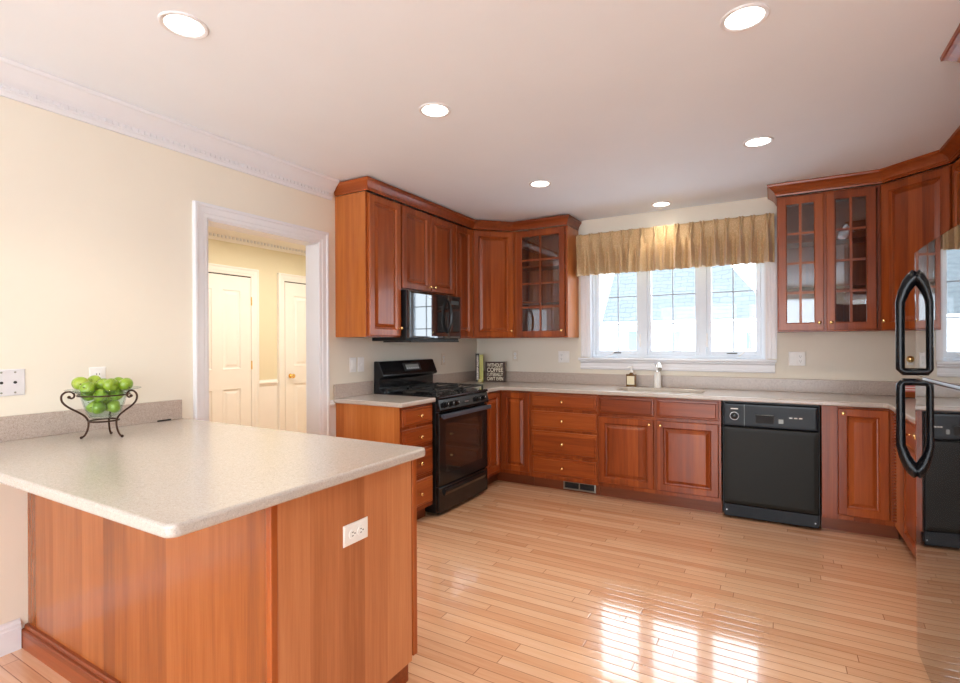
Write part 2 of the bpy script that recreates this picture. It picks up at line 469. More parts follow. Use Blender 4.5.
# casing on three sides
ox0, ox1 = 1.283, 2.807
sweep(bm, [(ox0, 0, wz0 + .01), (ox0, 0, wz1 + .005), (ox1, 0, wz1 + .005), (ox1, 0, wz0 + .01)], (0, -1, 0), [(a * -1, b) for a, b in [(0, 0), (0, .012), (.01, .014), (.03, .014), (.036, .018), (.06, .02), (.066, .024), (.076, .024), (.076, 0)]])
obj('window_casing', bm, M['trim'], win)
bm = nm(); prism(bm, [(.08, 1.150), (-.042, 1.150), (-.052, 1.158), (-.052, 1.166), (-.042, 1.174), (.08, 1.174)], 'x', 1.185, 2.878)
obj('window_stool', bm, M['trim'], win)
bm = nm(); prism(bm, [(0, 1.062), (-.014, 1.062), (-.02, 1.07), (-.02, 1.085), (-.016, 1.09), (-.016, 1.125), (-.03, 1.14), (-.03, 1.150), (0, 1.150)], 'x', 1.20, 2.868)
obj('window_apron', bm, M['trim'], win)
bm = nm()
box(bm, wx0, wx0 + .012, -.001, .08, 1.174, wz1); box(bm, wx1 - .012, wx1, -.001, .08, 1.174, wz1); box(bm, wx0, wx1, -.001, .08, wz1 - .012, wz1)
obj('window_jamb', bm, M['trim'], win)
FY0, FY1 = .075, .14
bm = nm()
box(bm, wx0 + .001, 1.325, FY0, FY1, 1.174, wz1 - .001); box(bm, 2.765, wx1 - .001, FY0, FY1, 1.174, wz1 - .001)
box(bm, 1.325, 2.765, FY0, FY1, wz1 - .05, wz1 - .001); box(bm, 1.325, 2.765, FY0, FY1, 1.174, 1.200)
box(bm, 1.762, 1.822, FY0, FY1, 1.2, wz1 - .05); box(bm, 2.278, 2.338, FY0, FY1, 1.2, wz1 - .05)
obj('window_frame', bm, M['vinyl'], win, bevel=.003)
for k, (a, b) in enumerate(((1.326, 1.761), (1.823, 2.277), (2.339, 2.764))):
    fw = .038 if k != 1 else .034; zb, zt = 1.201, wz1 - .052
    bm = nm()
    box(bm, a, a + fw, .086, .128, zb, zt); box(bm, b - fw, b, .086, .128, zb, zt)
    box(bm, a + fw, b - fw, .086, .128, zb, zb + .042); box(bm, a + fw, b - fw, .086, .128, zt - .04, zt)
    sash = obj('sash', bm, M['vinyl'], win, bevel=.003)
    bm = nm(); m_ = (a + b) / 2; g = .005
    box(bm, m_ - g, m_ + g, .100, .108, zb + .042, zt - .04)
    for q in (1.497, 1.764, 2.03): box(bm, a + fw, b - fw, .1005, .1075, q - g, q + g)
    obj('grille', bm, plain('white_grille', (.42, .46, .52), .4) if k == 0 else bpy.data.materials['white_grille'], sash)
    obj('pane', B(a + fw - .003, b - fw + .003, .110, .113, zb + .04, zt - .038), M['glass'], sash)
    if k != 1:
        x_ = a + .10 if k == 0 else b - .22
        cr = obj('crank_cover', B(x_, x_ + .12, .058, .074, 1.176, 1.192), M['vinyl'], sash, bevel=.004)
        bm = nm(); tube(bm, [(x_ + .05, .055, 1.195), (x_ + .085, .045, 1.225), (x_ + .095, .045, 1.235)], .005, 8)
        obj('crank_handle', bm, M['white'], cr)
        xl = b - .004 if k == 0 else a + .004
        obj('sash_lock', B(xl - .008, xl + .008, .066, .085, 1.28, 1.40), M['white'], sash, bevel=.003)
        obj('vent_latch', B(m_ - .05, m_ + .03, .078, .086, 1.218, 1.226), M['void'], sash)

# ------------------------------------------------------------------ outdoors
struct('ground_outside', B(-30, 30, .3, 60, -1.1, -1.0), plain('pale_driveway', (.82, .84, .86), .9, scale=2))
def shingle():
    m = N('grey_roof_shingles'); co = m.coords()
    bk = m.n('ShaderNodeTexBrick'); m.l(m.mapping(co, (1, 1.0, 1.4)), bk.inputs['Vector'])
    mp = m.n('ShaderNodeCombineXYZ'); sp = m.n('ShaderNodeSeparateXYZ'); m.l(co, sp.inputs[0]); m.l(sp.outputs[0], mp.inputs[0]); m.l(m.math('ADD', m.math('MULTIPLY', sp.outputs[2], .95), m.math('MULTIPLY', m.noise(co, 1.5, 2), .25)), mp.inputs[1])
    m.l(mp.outputs[0], bk.inputs['Vector'])
    bk.inputs['Color1'].default_value = (.125, .145, .155, 1); bk.inputs['Color2'].default_value = (.15, .170, .18, 1); bk.inputs['Mortar'].default_value = (.085, .10, .115, 1)
    bk.inputs['Scale'].default_value = 4.0; bk.inputs['Mortar Size'].default_value = .05; bk.inputs['Row Height'].default_value = .5; bk.inputs['Brick Width'].default_value = 1.6
    m.l(bk.outputs[0], m.b.inputs['Base Color']); m.set(Roughness=.9); return m.m
def siding():
    m = N('white_clapboard'); co = m.coords(); sp = m.n('ShaderNodeSeparateXYZ'); m.l(co, sp.inputs[0])
    fr = m.math('FRACT', m.math('DIVIDE', sp.outputs[2], .12)); m.l(m.ramp(fr, [(0, (.62, .65, .68)), (.08, (.85, .86, .87)), (1, (.85, .86, .87))]), m.b.inputs['Base Color'])
    m.set(Roughness=.8); return m.m
hs = thing('house', 'white clapboard neighbouring house with grey shingle roof seen through the window', 'house', (0, 12, -1))
obj('house_wall', B(-1.75, 2.75, 0, 4, 0, 2.95), siding(), hs)
bm = nm()
e = [(-2.1, -.3, 2.98), (2.95, -.3, 2.98), (2.95, 4.3, 2.98), (-2.1, 4.3, 2.98), (-2.1, 2.0, 5.6), (1.0, 2.0, 5.6)]
v = [bm.verts.new(p) for p in e]
for f in ((0, 1, 5, 4), (1, 2, 5), (2, 3, 4, 5), (3, 0, 4), (0, 3, 2, 1)): bm.faces.new([v[i] for i in f])
obj('roof', bm, shingle(), hs)
obj('gutter', B(-2.12, 2.97, -.36, -.28, 2.86, 2.98), M['white'], hs)
for x0, x1, z0, z1 in ((-1.28, -1.0, 2.05, 2.68), (.12, .32, 2.0, 2.65), (2.12, 2.26, 2.1, 2.6)):
    f = obj('window_frame', B(x0 - .06, x1 + .06, -.04, -.01, z0 - .06, z1 + .06), M['white'], hs)
    obj('pane', B(x0, x1, -.05, -.04, z0, z1), plain('blue_grey_pane', (.14, .18, .2), .2) if 'blue_grey_pane' not in bpy.data.materials else bpy.data.materials['blue_grey_pane'], f)
tag(hs, kind='thing')

# ------------------------------------------------------------------ cabinet parts (local frame: width +x, front -y)
def make_knob():
    bm = nm(); lathe(bm, [(.008, 0), (.0055, .003), (.005, .014), (.009, .018), (.0135, .023), (.0135, .028), (.009, .032), (.003, .0335)], (0, 0, 0), 'y', 14)
    bmesh.ops.recalc_face_normals(bm, faces=bm.faces)
    me = bpy.data.meshes.new('knob'); bm.to_mesh(me); bm.free(); me.materials.append(M['brass'])
    for p in me.polygons: p.use_smooth = True
    return me
KNOB = make_knob()
def knob(parent, x, y, z, name='knob'):
    o = bpy.data.objects.new(name, KNOB); C.objects.link(o); o.parent = parent; o.location = (x, y, z); return o

def door(root, x0, x1, z0, z1, yf, kn=None, th=.022, fw=.058):
    """raised-panel door; yf = y of its back face, front is yf - th"""
    t = th; bm = nm()
    rloops(bm, x0, x1, z0, z1, [(0, yf), (0, yf - t + .006), (.005, yf - t), (fw - .008, yf - t), (fw - .004, yf - t + .005), (fw + .001, yf - t + .014), (fw + .007, yf - t + .015), (fw + .030, yf - t + .003), (fw + .033, yf - t + .002)])
    d = obj('door', bm, M['cherry_v'], root)
    if kn: knob(d, kn[0], yf - t, kn[1])
    return d

def drawer(root, x0, x1, z0, z1, yf, kn=True, th=.02):
    t = th; bm = nm()
    rloops(bm, x0, x1, z0, z1, [(0, yf), (0, yf - t + .012), (.004, yf - t + .008), (.016, yf - t + .007), (.021, yf - t), (.024, yf - t)])
    d = obj('drawer', bm, M['cherry_h'], root)
    if kn: knob(d, (x0 + x1) / 2, yf - t, (z0 + z1) / 2)
    return d

def glass_door(root, x0, x1, z0, z1, yf, kn, cols=2, rows=4, fw=.058, th=.02):
    bm = nm()
    ring = [(0, yf), (0, yf - th + .004), (.004, yf - th), (fw - .006, yf - th), (fw, yf - th + .006), (fw, yf)]
    rs = []
    for ins, y in ring:
        rs.append([bm.verts.new(p) for p in ((x0 + ins, y, z0 + ins), (x1 - ins, y, z0 + ins), (x1 - ins, y, z1 - ins), (x0 + ins, y, z1 - ins))])
    for a, b in zip(rs, rs[1:] + rs[:1]):
        for k in range(4): bm.faces.new((a[k], a[(k + 1) % 4], b[(k + 1) % 4], b[k]))
    ix0, ix1, iz0, iz1 = x0 + fw, x1 - fw, z0 + fw, z1 - fw; g = .0085
    for c in range(1, cols):
        x = ix0 + (ix1 - ix0) * c / cols; box(bm, x - g, x + g, yf - th + .003, yf - .004, iz0, iz1)
    for r in range(1, rows):
        z = iz0 + (iz1 - iz0) * r / rows; box(bm, ix0, ix1, yf - th + .0035, yf - .0045, z - g, z + g)
    d = obj('door', bm, M['cherry_v'], root)
    obj('pane', B(ix0 - .003, ix1 + .003, yf - .009, yf - .006, iz0 - .003, iz1 + .003), M['cab_glass'], d)
    if kn: knob(d, kn[0], yf - th, kn[1])
    return d

def carcass(root, x0, x1, z0, z1, d, mat='cherry_v', open_front=False, shelves=0):
    bm = nm(); t = .018
    if not open_front:
        box(bm, x0, x1, -.002, -d, z0, z1); return obj('body', bm, M[mat], root, bevel=.0015)
    box(bm, x0, x0 + t, -.002, -d, z0, z1); box(bm, x1 - t, x1, -.002, -d, z0, z1)
    box(bm, x0 + t, x1 - t, -.002, -d, z0, z0 + t); box(bm, x0 + t, x1 - t, -.002, -d, z1 - t, z1)
    box(bm, x0 + t, x1 - t, -.002, -.014, z0 + t, z1 - t)
    b = obj('body', bm, M[mat], root)
    for k in range(shelves):
        z = z0 + (z1 - z0) * (k + 1) / (shelves + 1)
        obj('shelf', B(x0 + t, x1 - t, -.015, -d + .05, z - .009, z + .009), M['cherry_h'], root)
    return b

L90 = PI / 2
# ---- wall cabinets on the left wall (local x -> world +y)
UZ0, UZ1, UD = 1.373, 2.43, .305
u = thing('wall_cabinet', 'tall single-door cherry wall cabinet with orange side panel, next to the doorway', 'wall cabinet', (0, -2.105, 0), L90)
carcass(u, .003, .393, UZ0, UZ1, UD); obj('side_panel', B(0, .0028, -.002, -UD + .001, UZ0, UZ1), M['cherry_side'], u); door(u, .022, .380, UZ0 + .008, UZ1 - .012, -UD, (.352, 1.443))
u = thing('wall_cabinet', 'short two-door cherry wall cabinet above the black microwave', 'wall cabinet', (0, -1.71, 0), L90)
carcass(u, 0, .775, 1.752, UZ1, UD); door(u, .008, .385, 1.762, UZ1 - .012, -UD, (.355, 1.80)); door(u, .392, .768, 1.762, UZ1 - .012, -UD, (.422, 1.80))
u = thing('wall_cabinet', 'narrow single-door cherry wall cabinet between the microwave and the corner', 'wall cabinet', (0, -.933, 0), L90)
carcass(u, 0, .311, UZ0, UZ1, UD); door(u, .012, .298, UZ0 + .008, UZ1 - .012, -UD, None)
# diagonal corner cabinets
def diagonal(name, label, p0, p1, wallpts, z0, z1, kn_side, k_in=.03):
    """p0 -> p1 is the face line, left to right as seen from the room"""
    a = math.atan2(p1[1] - p0[1], p1[0] - p0[0]); L = math.hypot(p1[0] - p0[0], p1[1] - p0[1])
    r = thing(name, label, 'wall cabinet', (p0[0], p0[1], 0), a)
    inv = Matrix.Rotation(-a, 2)
    pts = [tuple(inv @ Vector((q[0] - p0[0], q[1] - p0[1]))) for q in [p0, p1] + wallpts]
    bm = nm(); prism(bm, pts, 'z', z0, z1); obj('body', bm, M['cherry_v'], r)
    kx = L - .018 - k_in if kn_side > 0 else .018 + k_in
    door(r, .018, L - .018, z0 + .008, z1 - .012, 0, (kx, z0 + .068))
    return r
diagonal('corner_wall_cabinet', 'diagonal cherry corner wall cabinet left of the window', (UD, -.62), (.62, -UD), [(.62, -.003), (.003, -.003), (.003, -.62)], UZ0, UZ1, 1)
u = thing('glass_front_cabinet', 'single-door cherry wall cabinet with eight small glass panes, left of the window', 'wall cabinet', (.622, 0, 0), 0)
carcass(u, 0, .553, UZ0, UZ1, UD, 'cherry_v', True, 2)
bm = nm(); box(bm, 0, .035, -UD, -UD - .001, UZ0, UZ1); obj('face_frame', B(0.001, .03, -UD - .0005, -UD + .016, UZ0, UZ1), M['cherry_v'], u); bm.free()
obj('side_panel', B(.5532, .556, -.002, -UD, UZ0, UZ1), M['cherry_side'], u)
glass_door(u, .030, .530, UZ0 + .008, UZ1 - .012, -UD, (.502, UZ0 + .066))
RZ0, RZ1 = 1.398, 2.44
u = thing('glass_front_cabinet', 'two-door cherry wall cabinet with sixteen small glass panes, right of the window', 'wall cabinet', (2.885, 0, 0), 0)
carcass(u, 0, .638, RZ0, RZ1, UD, 'cherry_v', True, 2)
obj('face_frame', B(.294, .320, -UD - .0005, -UD + .016, RZ0, RZ1), M['cherry_v'], u)
glass_door(u, .006, .298, RZ0 + .01, RZ1 - .012, -UD, (.270, RZ0 + .066)); glass_door(u, .316, .612, RZ0 + .01, RZ1 - .012, -UD, (.342, RZ0 + .066))
diagonal('corner_wall_cabinet', 'diagonal cherry corner wall cabinet right of the window, above the fridge handle', (3.525, -UD), (3.855, -.62), [(WX - .003, -.62), (WX - .003, -.003), (3.525, -.003)], RZ0, RZ1, -1)
u = thing('wall_cabinet', 'cherry wall cabinet on the right wall between corner cabinet and fridge', 'wall cabinet', (WX, -.622, 0), -L90)
carcass(u, 0, 1.40, RZ0, RZ1, UD); door(u, .012, .69, RZ0 + .01, RZ1 - .012, -UD, (.65, RZ0 + .07)); door(u, .70, 1.385, RZ0 + .01, RZ1 - .012, -UD, (.74, RZ0 + .07))
# deep cabinet above the fridge with its side panel
u = thing('fridge_cabinet', 'deep cherry cabinet above the fridge, cut by the right edge', 'wall cabinet', (WX, -2.092, 0), -L90)
carcass(u, 0, .75, 1.79, 2.44, .59)
door(u, .012, .37, 1.80, 2.425, -.59, (.34, 1.85)); door(u, .38, .738, 1.80, 2.425, -.59, (.41, 1.85))

# cabinet crown mouldings
cp = [(-.004, -.105), (.006, -.105), (.008, -.092), (.014, -.088), (.014, -.078), (.024, -.060), (.046, -.034), (.058, -.024), (.064, -.022), (.066, -.008), (.066, 0), (-.004, 0)]
def cc(path, z, label, nme='cabinet_crown_molding', k=1.0):
    bm = nm(); sweep(bm, [(p[0], p[1], z) for p in path], (0, 0, 1), [(a * k, b * .80) for a, b in cp])
    return tag(obj(nme, bm, M['cherry_h']), label, 'molding')
f = UD + .02
cc([(.003, -2.105), (f, -2.105), (f, -.62 + .008), (.62 - .008, -f), (1.175, -f), (1.175, -.003)], 2.518, 'cherry crown molding along the cabinets left of the window', k=.55)
cc([(2.885, -.003), (2.885, -f), (3.525 + .008, -f), (WX - f, -.62 - .008), (WX - f, -2.02)], 2.528, 'cherry crown molding along the cabinets right of the window')
cc([(WX - .004, -2.098), (WX - .612, -2.098), (WX - .612, -2.84)], 2.528, 'cherry crown molding above the fridge, cut by the right edge')

# ---- base cabinets
BD, BZ = .61, .88
u = thing('base_cabinet', 'four-drawer cherry base cabinet left of the black range', 'base cabinet', (0, -2.105, 0), L90)
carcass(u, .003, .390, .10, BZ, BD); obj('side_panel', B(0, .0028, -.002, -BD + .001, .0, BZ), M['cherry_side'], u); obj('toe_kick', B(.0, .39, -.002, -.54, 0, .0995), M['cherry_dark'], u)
for z0, z1 in ((.735, .862), (.577, .712), (.352, .553), (.135, .325)): drawer(u, .022, .380, z0, z1, -BD)
# corner cabinet, L shaped, two hinged leaves
u = thing('corner_base_cabinet', 'cherry corner base cabinet with two panelled leaves meeting in the corner', 'base cabinet', (0, 0, 0), 0)
bm = nm(); prism(bm, [(.003, -.003), (.925, -.003), (.925, -BD), (BD, -BD), (BD, -.935), (.003, -.935)], 'z', .10, BZ); obj('body', bm, M['cherry_v'], u)
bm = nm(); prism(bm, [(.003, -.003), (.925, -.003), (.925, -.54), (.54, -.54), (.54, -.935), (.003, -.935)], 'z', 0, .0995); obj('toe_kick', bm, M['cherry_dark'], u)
door(u, .633, .918, .135, .866, -BD, None)
d = door(u, 0, .287, .135, .866, 0, None); d.rotation_euler = (0, 0, L90); d.location = (BD, -.925, 0)
u = thing('base_cabinet', 'four-drawer cherry base cabinet with floor vent below, left of the sink doors', 'base cabinet', (.928, 0, 0), 0)
carcass(u, 0, .625, .10, BZ, BD); obj('toe_kick', B(0, .625, -.002, -.54, 0, .0995), M['cherry_dark'], u)
for z0, z1 in ((.735, .866), (.551, .708), (.322, .529), (.135, .295)): drawer(u, .010, .617, z0, z1, -BD)
u = thing('sink_cabinet', 'cherry sink base cabinet with two doors and two false drawers', 'base cabinet', (1.555, 0, 0), 0)
bm = nm(); box(bm, 0, .955, -BD, -BD + .02, .10, BZ); box(bm, 0, .018, -.002, -BD + .02, .1, BZ); box(bm, .937, .955, -.002, -BD + .02, .1, BZ); box(bm, .018, .937, -.002, -BD + .02, .1, .118)
obj('body', bm, M['cherry_v'], u); obj('toe_kick', B(0, .955, -.002, -.54, 0, .0995), M['cherry_dark'], u)
for a, b, k in ((.010, .463, .432), (.486, .938, .518)):
    d = drawer(u, a, b, .72, .866, -BD, False); d.name = 'false_drawer'
    door(u, a, b, .135, .694, -BD, (k, .658))
u = thing('base_cabinet', 'single-door cherry base cabinet with wide filler strip right of the dishwasher', 'base cabinet', (3.147, 0, 0), 0)
carcass(u, 0, .40, .10, BZ, BD); obj('toe_kick', B(0, .43, -.002, -.54, 0, .0995), M['cherry_dark'], u)
obj('filler', B(.0, .088, -BD, -BD - .012, .10, BZ - .001), M['cherry_v'], u); door(u, .092, .372, .135, .866, -BD, (.122, .833))
RX = WX - .62   # face of the right run
u = thing('base_cabinet', 'cherry base cabinet on the right wall running up to the fridge', 'base cabinet', (WX, -.004, 0), -L90)
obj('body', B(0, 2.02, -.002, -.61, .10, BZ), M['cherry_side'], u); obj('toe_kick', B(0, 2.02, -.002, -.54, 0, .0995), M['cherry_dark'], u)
bm = nm(); z = .14
while z < .85: box(bm, .640, .646, -.61, -.632, z, z + .012); z += .02
obj('bead', bm, M['cherry_v'], u)
drawer(u, .96, 1.36, .72, .866, -.61)
door(u, .96, 1.36, .135, .70, -.61, (1.33, .665))
door(u, 1.38, 2.0, .135, .866, -.61, (1.43, .82))

# floor register set in the toe kick
vr = thing('vent_register', 'small grey metal vent grille in the toe kick under the drawers', 'vent', (1.216, -.541, .012))
bm = nm(); rs = [(0, 0), (0, -.007), (.010, -.009), (.014, -.004)]
rloops(bm, 0, .296, 0, .078, rs, False); obj('frame', bm, M['pewter'], vr)
obj('frame_bar', B(.143, .153, -.001, -.007, .012, .066), M['pewter'], vr)
bm = nm(); box(bm, .012, .284, -.0005, -.002, .012, .066); obj('backing', bm, M['void'], vr)
bm = nm()
for k in range(28):
    x = .018 + k * .0095
    if abs(x - .148) > .008: box(bm, x, x + .0022, -.002, -.005, .013, .065)
box(bm, .016, .282, -.0035, -.0045, .037, .041)
obj('louvre', bm, M['iron'], vr)

# ---- countertops
TZ, BZT = .914, .8805
def counter_edge(o): 
    b = o.modifiers.new('bevel', 'BEVEL'); b.width = .009; b.segments = 3; b.limit_method = 'ANGLE'; b.angle_limit = math.radians(60)
ct = tag(obj('countertop', B(.002, .648, -2.130, -1.716, BZT, TZ), M['counter'], bevel=.008, seg=3), 'short speckled beige countertop left of the black range', 'countertop')
obj('backsplash', B(.002, .022, -2.130, -1.716, TZ, 1.020), M['splash'], ct, bevel=.003)
bm = nm()   # long U-shaped top with the sink opening
sx0, sx1, sy0, sy1 = 1.66, 2.36, -.53, -.15
def face_grid(bm, rects):
    for r in rects: box(bm, *r, BZT, TZ)
outline = [(.002, -.002), (WX - .002, -.002), (WX - .002, -2.02), (3.507, -2.02), (3.507, -.665), (3.490, -.648), (.665, -.648), (.648, -.665), (.648, -.938), (.002, -.938)]
# built from a filled outline with a hole
vo = [bm.verts.new((x, y, TZ)) for x, y in outline]
eo = [bm.edges.new((vo[i], vo[(i + 1) % len(vo)])) for i in range(len(vo))]
def rrect(x0, x1, y0, y1, r, n=6):
    pts = []
    for cx, cy, a0 in ((x1 - r, y1 - r, 0), (x0 + r, y1 - r, 90), (x0 + r, y0 + r, 180), (x1 - r, y0 + r, 270)):
        for i in range(n + 1):
            a = math.radians(a0 + 90 * i / n); pts.append((cx + r * math.cos(a), cy + r * math.sin(a)))
    return pts
hole = rrect(sx0, sx1, sy0, sy1, .06)
vh = [bm.verts.new((x, y, TZ)) for x, y in hole]
eh = [bm.edges.new((vh[i], vh[(i + 1) % len(vh)])) for i in range(len(vh))]
bmesh.ops.triangle_fill(bm, use_beauty=True, edges=eo + eh)
ret = bmesh.ops.extrude_face_region(bm, geom=list(bm.faces))
for g_ in ret['geom']:
    if isinstance(g_, bmesh.types.BMVert): g_.co.z = BZT
ct2 = tag(obj('countertop', bm, M['counter'], bevel=.008, seg=3), 'long speckled beige countertop under the window, running around both corners', 'countertop')
bm = nm(); sweep(bm, [(.002, -.938, TZ), (.002, -.002, TZ), (WX - .002, -.002, TZ), (WX - .002, -2.02, TZ)], (0, 0, 1), [(0, 0.0), (.02, 0.0), (.02, .106), (0, .106)])
obj('backsplash', bm, M['splash'], ct2, bevel=.003)
# sink basin moulded into the top
bm = nm(); p0 = rrect(sx0 - .004, sx1 + .004, sy0 - .004, sy1 + .004, .06); p1 = rrect(sx0 + .02, sx1 - .02, sy0 + .02, sy1 - .02, .06)
a0 = [bm.verts.new((x, y, BZT + .0)) for x, y in p0]; a1 = [bm.verts.new((x, y, .73)) for x, y in p1]
for i in range(len(a0)): bm.faces.new((a0[i], a0[(i + 1) % len(a0)], a1[(i + 1) % len(a0)], a1[i]))
bm.faces.new(a1)
obj('sink_basin', bm, plain('bisque_sink', (.80, .74, .66), .25), ct2)
# outlet-like white faucet
fc = thing('faucet', 'white single-lever kitchen faucet standing behind the sink', 'faucet', (1.945, -.085, TZ))
bm = nm(); lathe(bm, [(.034, 0), (.034, .006), (.031, .012), (.030, .10), (.026, .132), (.020, .142)], n=24); obj('faucet_body', bm, M['white'], fc, smooth=True)
bm = nm(); tube(bm, [(0, 0, .13), (-.002, 0, .152)], [.017, .017], 14); obj('collar', bm, M['chrome'], fc, smooth=True)
bm = nm(); tube(bm, [(0, 0, .150), (.004, .006, .185), (.008, -.010, .208), (.022, -.050, .216), (.036, -.095, .200), (.044, -.125, .175)], [.014, .013, .013, .014, .017, .019], 14); obj('spout', bm, M['white'], fc, smooth=True)
bm = nm(); tube(bm, [(.044, -.125, .176), (.046, -.131, .166)], [.018, .015], 14); obj('spray_head', bm, M['pewter'], fc, smooth=True)
bm = nm(); tube(bm, [(-.004, .01, .19), (-.030, .02, .215), (-.046, .02, .212)], [.008, .006, .005], 10); obj('lever', bm, M['chrome'], fc, smooth=True)
# soap bottle
sb_ = thing('soap_bottle', 'amber soap bottle with cream label and white pump on the window counter', 'soap bottle', (1.713, -.09, TZ))
bm = nm(); prism(bm, rrect(-.044, .044, -.030, .030, .012, 4), 'z', 0, .115)
lathe(bm, [(.026, .112), (.015, .125), (.013, .132)], n=16); obj('bottle', bm, M['amber'], sb_, smooth=True)
obj('bottle_label', B(-.034, .034, -.0315, -.0302, .020, .098), M['paper'], sb_)
bm = nm(); lathe(bm, [(.015, .130), (.015, .146), (.006, .150), (.006, .170), (.012, .172), (.012, .184), (.004, .186)], n=16); tube(bm, [(0, 0, .179), (-.022, -.016, .180), (-.030, -.022, .172)], .0055, 8); obj('pump', bm, M['white'], sb_, smooth=True)

# ---- peninsula
pn = thing('peninsula_cabinet', 'cherry peninsula base with plain veneer panels in the left foreground', 'base cabinet', (0, -3.94, 0))
obj('body', B(.002, 1.60, .01, .645, .10, BZ), M['cherry_side'], pn)
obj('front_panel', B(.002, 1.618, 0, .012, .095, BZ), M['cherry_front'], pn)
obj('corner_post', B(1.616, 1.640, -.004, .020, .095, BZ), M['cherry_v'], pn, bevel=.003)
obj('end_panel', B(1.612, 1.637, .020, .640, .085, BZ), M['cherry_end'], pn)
obj('end_stile', B(1.598, 1.640, .646, .672, .10, BZ), M['cherry_v'], pn, bevel=.002)
bp = [(0, 0), (.026, 0), (.026, .074), (.023, .079), (.015, .081), (.015, .087), (.011, .095), (0, .097)]
bm = nm(); sweep(bm, [(.002, .001, 0), (1.592, .001, 0), (1.592, .640, 0)], (0, 0, 1), bp)
obj('base_molding', bm, M['cherry_h'], pn)
bm = nm()
yc0, yc1, xr = -4.248, -3.250, 1.684
pts = [(.002, yc0)]
for cx, cy, a0 in ((xr - .03, yc0 + .03, -90), (xr - .03, yc1 - .03, 0)):
    for i in range(9):
        a = math.radians(a0 + 90 * i / 8); pts.append((cx + .03 * math.cos(a), cy + .03 * math.sin(a)))
pts.append((.002, yc1))
prism(bm, pts, 'z', BZT, TZ)
pt = tag(obj('peninsula_countertop', bm, M['counter'], bevel=.009, seg=3), 'large speckled beige peninsula countertop in the left foreground', 'countertop')
obj('backsplash', B(.002, .022, yc0, -3.268, TZ, 1.020), M['splash'], pt, bevel=.002)
# pencil-thin dark pen at the foot of the backsplash
bm = nm(); tube(bm, [(.034, -3.405, TZ + .0045), (.030, -3.335, TZ + .0045)], .004, 8); tag(obj('pen', bm, M['void']), 'thin dark pen lying against the peninsula backsplash', 'pen')

# ------------------------------------------------------------------ range
rg = thing('gas_range', 'black freestanding gas range with oven and backguard', 'range', (0, -1.708, 0), L90)
w = .762
obj('body', B(.003, w - .003, -.03, -.635, .03, .895), M['black_satin'], rg, bevel=.003)
bm = nm(); prism(bm, [(-.10, .893), (-.655, .893), (-.668, .900), (-.668, .912), (-.655, .918), (-.10, .918)], 'x', .001, w - .001); obj('cooktop', bm, M['black'], rg, bevel=.002)
bm = nm(); prism(bm, [(-.60, .802), (-.672, .802), (-.678, .815), (-.660, .892), (-.60, .892)], 'x', .004, w - .004); cpn = obj('control_panel', bm, M['black'], rg, bevel=.002)
for kx in (.075, .150, .225, .560, .650):
    bm = nm(); lathe(bm, [(.024, 0), (.024, .006), (.019, .009), (.018, .030), (.013, .034)], (0, 0, 0), 'y', 18); box(bm, -.004, .004, -.010, -.038, -.017, .017)
    o = obj('knob', bm, M['black'], cpn, smooth=True); o.location = (kx, -.669, .850); o.rotation_euler = (math.radians(-12), 0, 0)
    o2 = obj('knob_mark', B(kx - .002, kx + .002, -.7045, -.7065, .851, .866), M['plate'], cpn)
obj('badge', B(.36, .42, -.6745, -.6755, .846, .851), M['steel'], cpn)
bm = nm(); rloops(bm, .006, w - .006, .232, .792, [(0, -.636), (0, -.660), (.006, -.666), (.085, -.666), (.090, -.663)])
dr = obj('oven_door', bm, M['black'], rg)
obj('oven_window', B(.095, w - .095, -.6615, -.6645, .325, .700), M['oven_glass'], dr)
bm = nm(); prism(bm, [(-.700, .748), (-.708, .752), (-.708, .776), (-.698, .786), (-.688, .782), (-.690, .752)], 'x', .016, w - .016); 
for a in (.045, w - .045): tube(bm, [(a, -.660, .765), (a, -.705, .765)], .012, 10)
obj('handle', bm, plain('blue_black_handle', (.05, .065, .09), .25, coat=.5), dr, smooth=True)
bm = nm(); rloops(bm, .006, w - .006, .030, .222, [(0, -.636), (0, -.658), (.006, -.664)])
dw_ = obj('warming_drawer', bm, M['black'], rg)
bm = nm(); prism(bm, [(-.664, .205), (-.664, .150), (-.672, .155), (-.684, .180), (-.682, .200), (-.672, .207)], 'x', .07, w - .07); obj('drawer_pull', bm, M['black'], dw_, bevel=.003)
bm = nm(); prism(bm, [(-.022, .905), (-.022, 1.172), (-.030, 1.178), (-.072, 1.176), (-.080, 1.168), (-.125, 1.062), (-.122, 1.048), (-.095, 1.040), (-.078, 1.03), (-.076, .955), (-.115, .932), (-.118, .918), (-.10, .905)], 'x', .002, w - .002); bg_ = obj('backguard', bm, M['black'], rg, bevel=.004)
# clock panel on the sloping face
ang = math.atan2(.045, .106)
cl = obj('clock_panel', B(-.12, .12, 0, -.004, -.036, .036), M['void'], bg_, bevel=.003); cl.location = (.405, -.1035, 1.118); cl.rotation_euler = (-ang, 0, 0)
obj('display', B(-.09, .09, -.0045, -.006, -.022, .022), M['display'], cl)
bm = nm()
for k in range(6): box(bm, -.085 + k * .03, -.067 + k * .03, -.006, -.0068, -.017, -.007)
obj('buttons', bm, M['plate_grey'], cl)
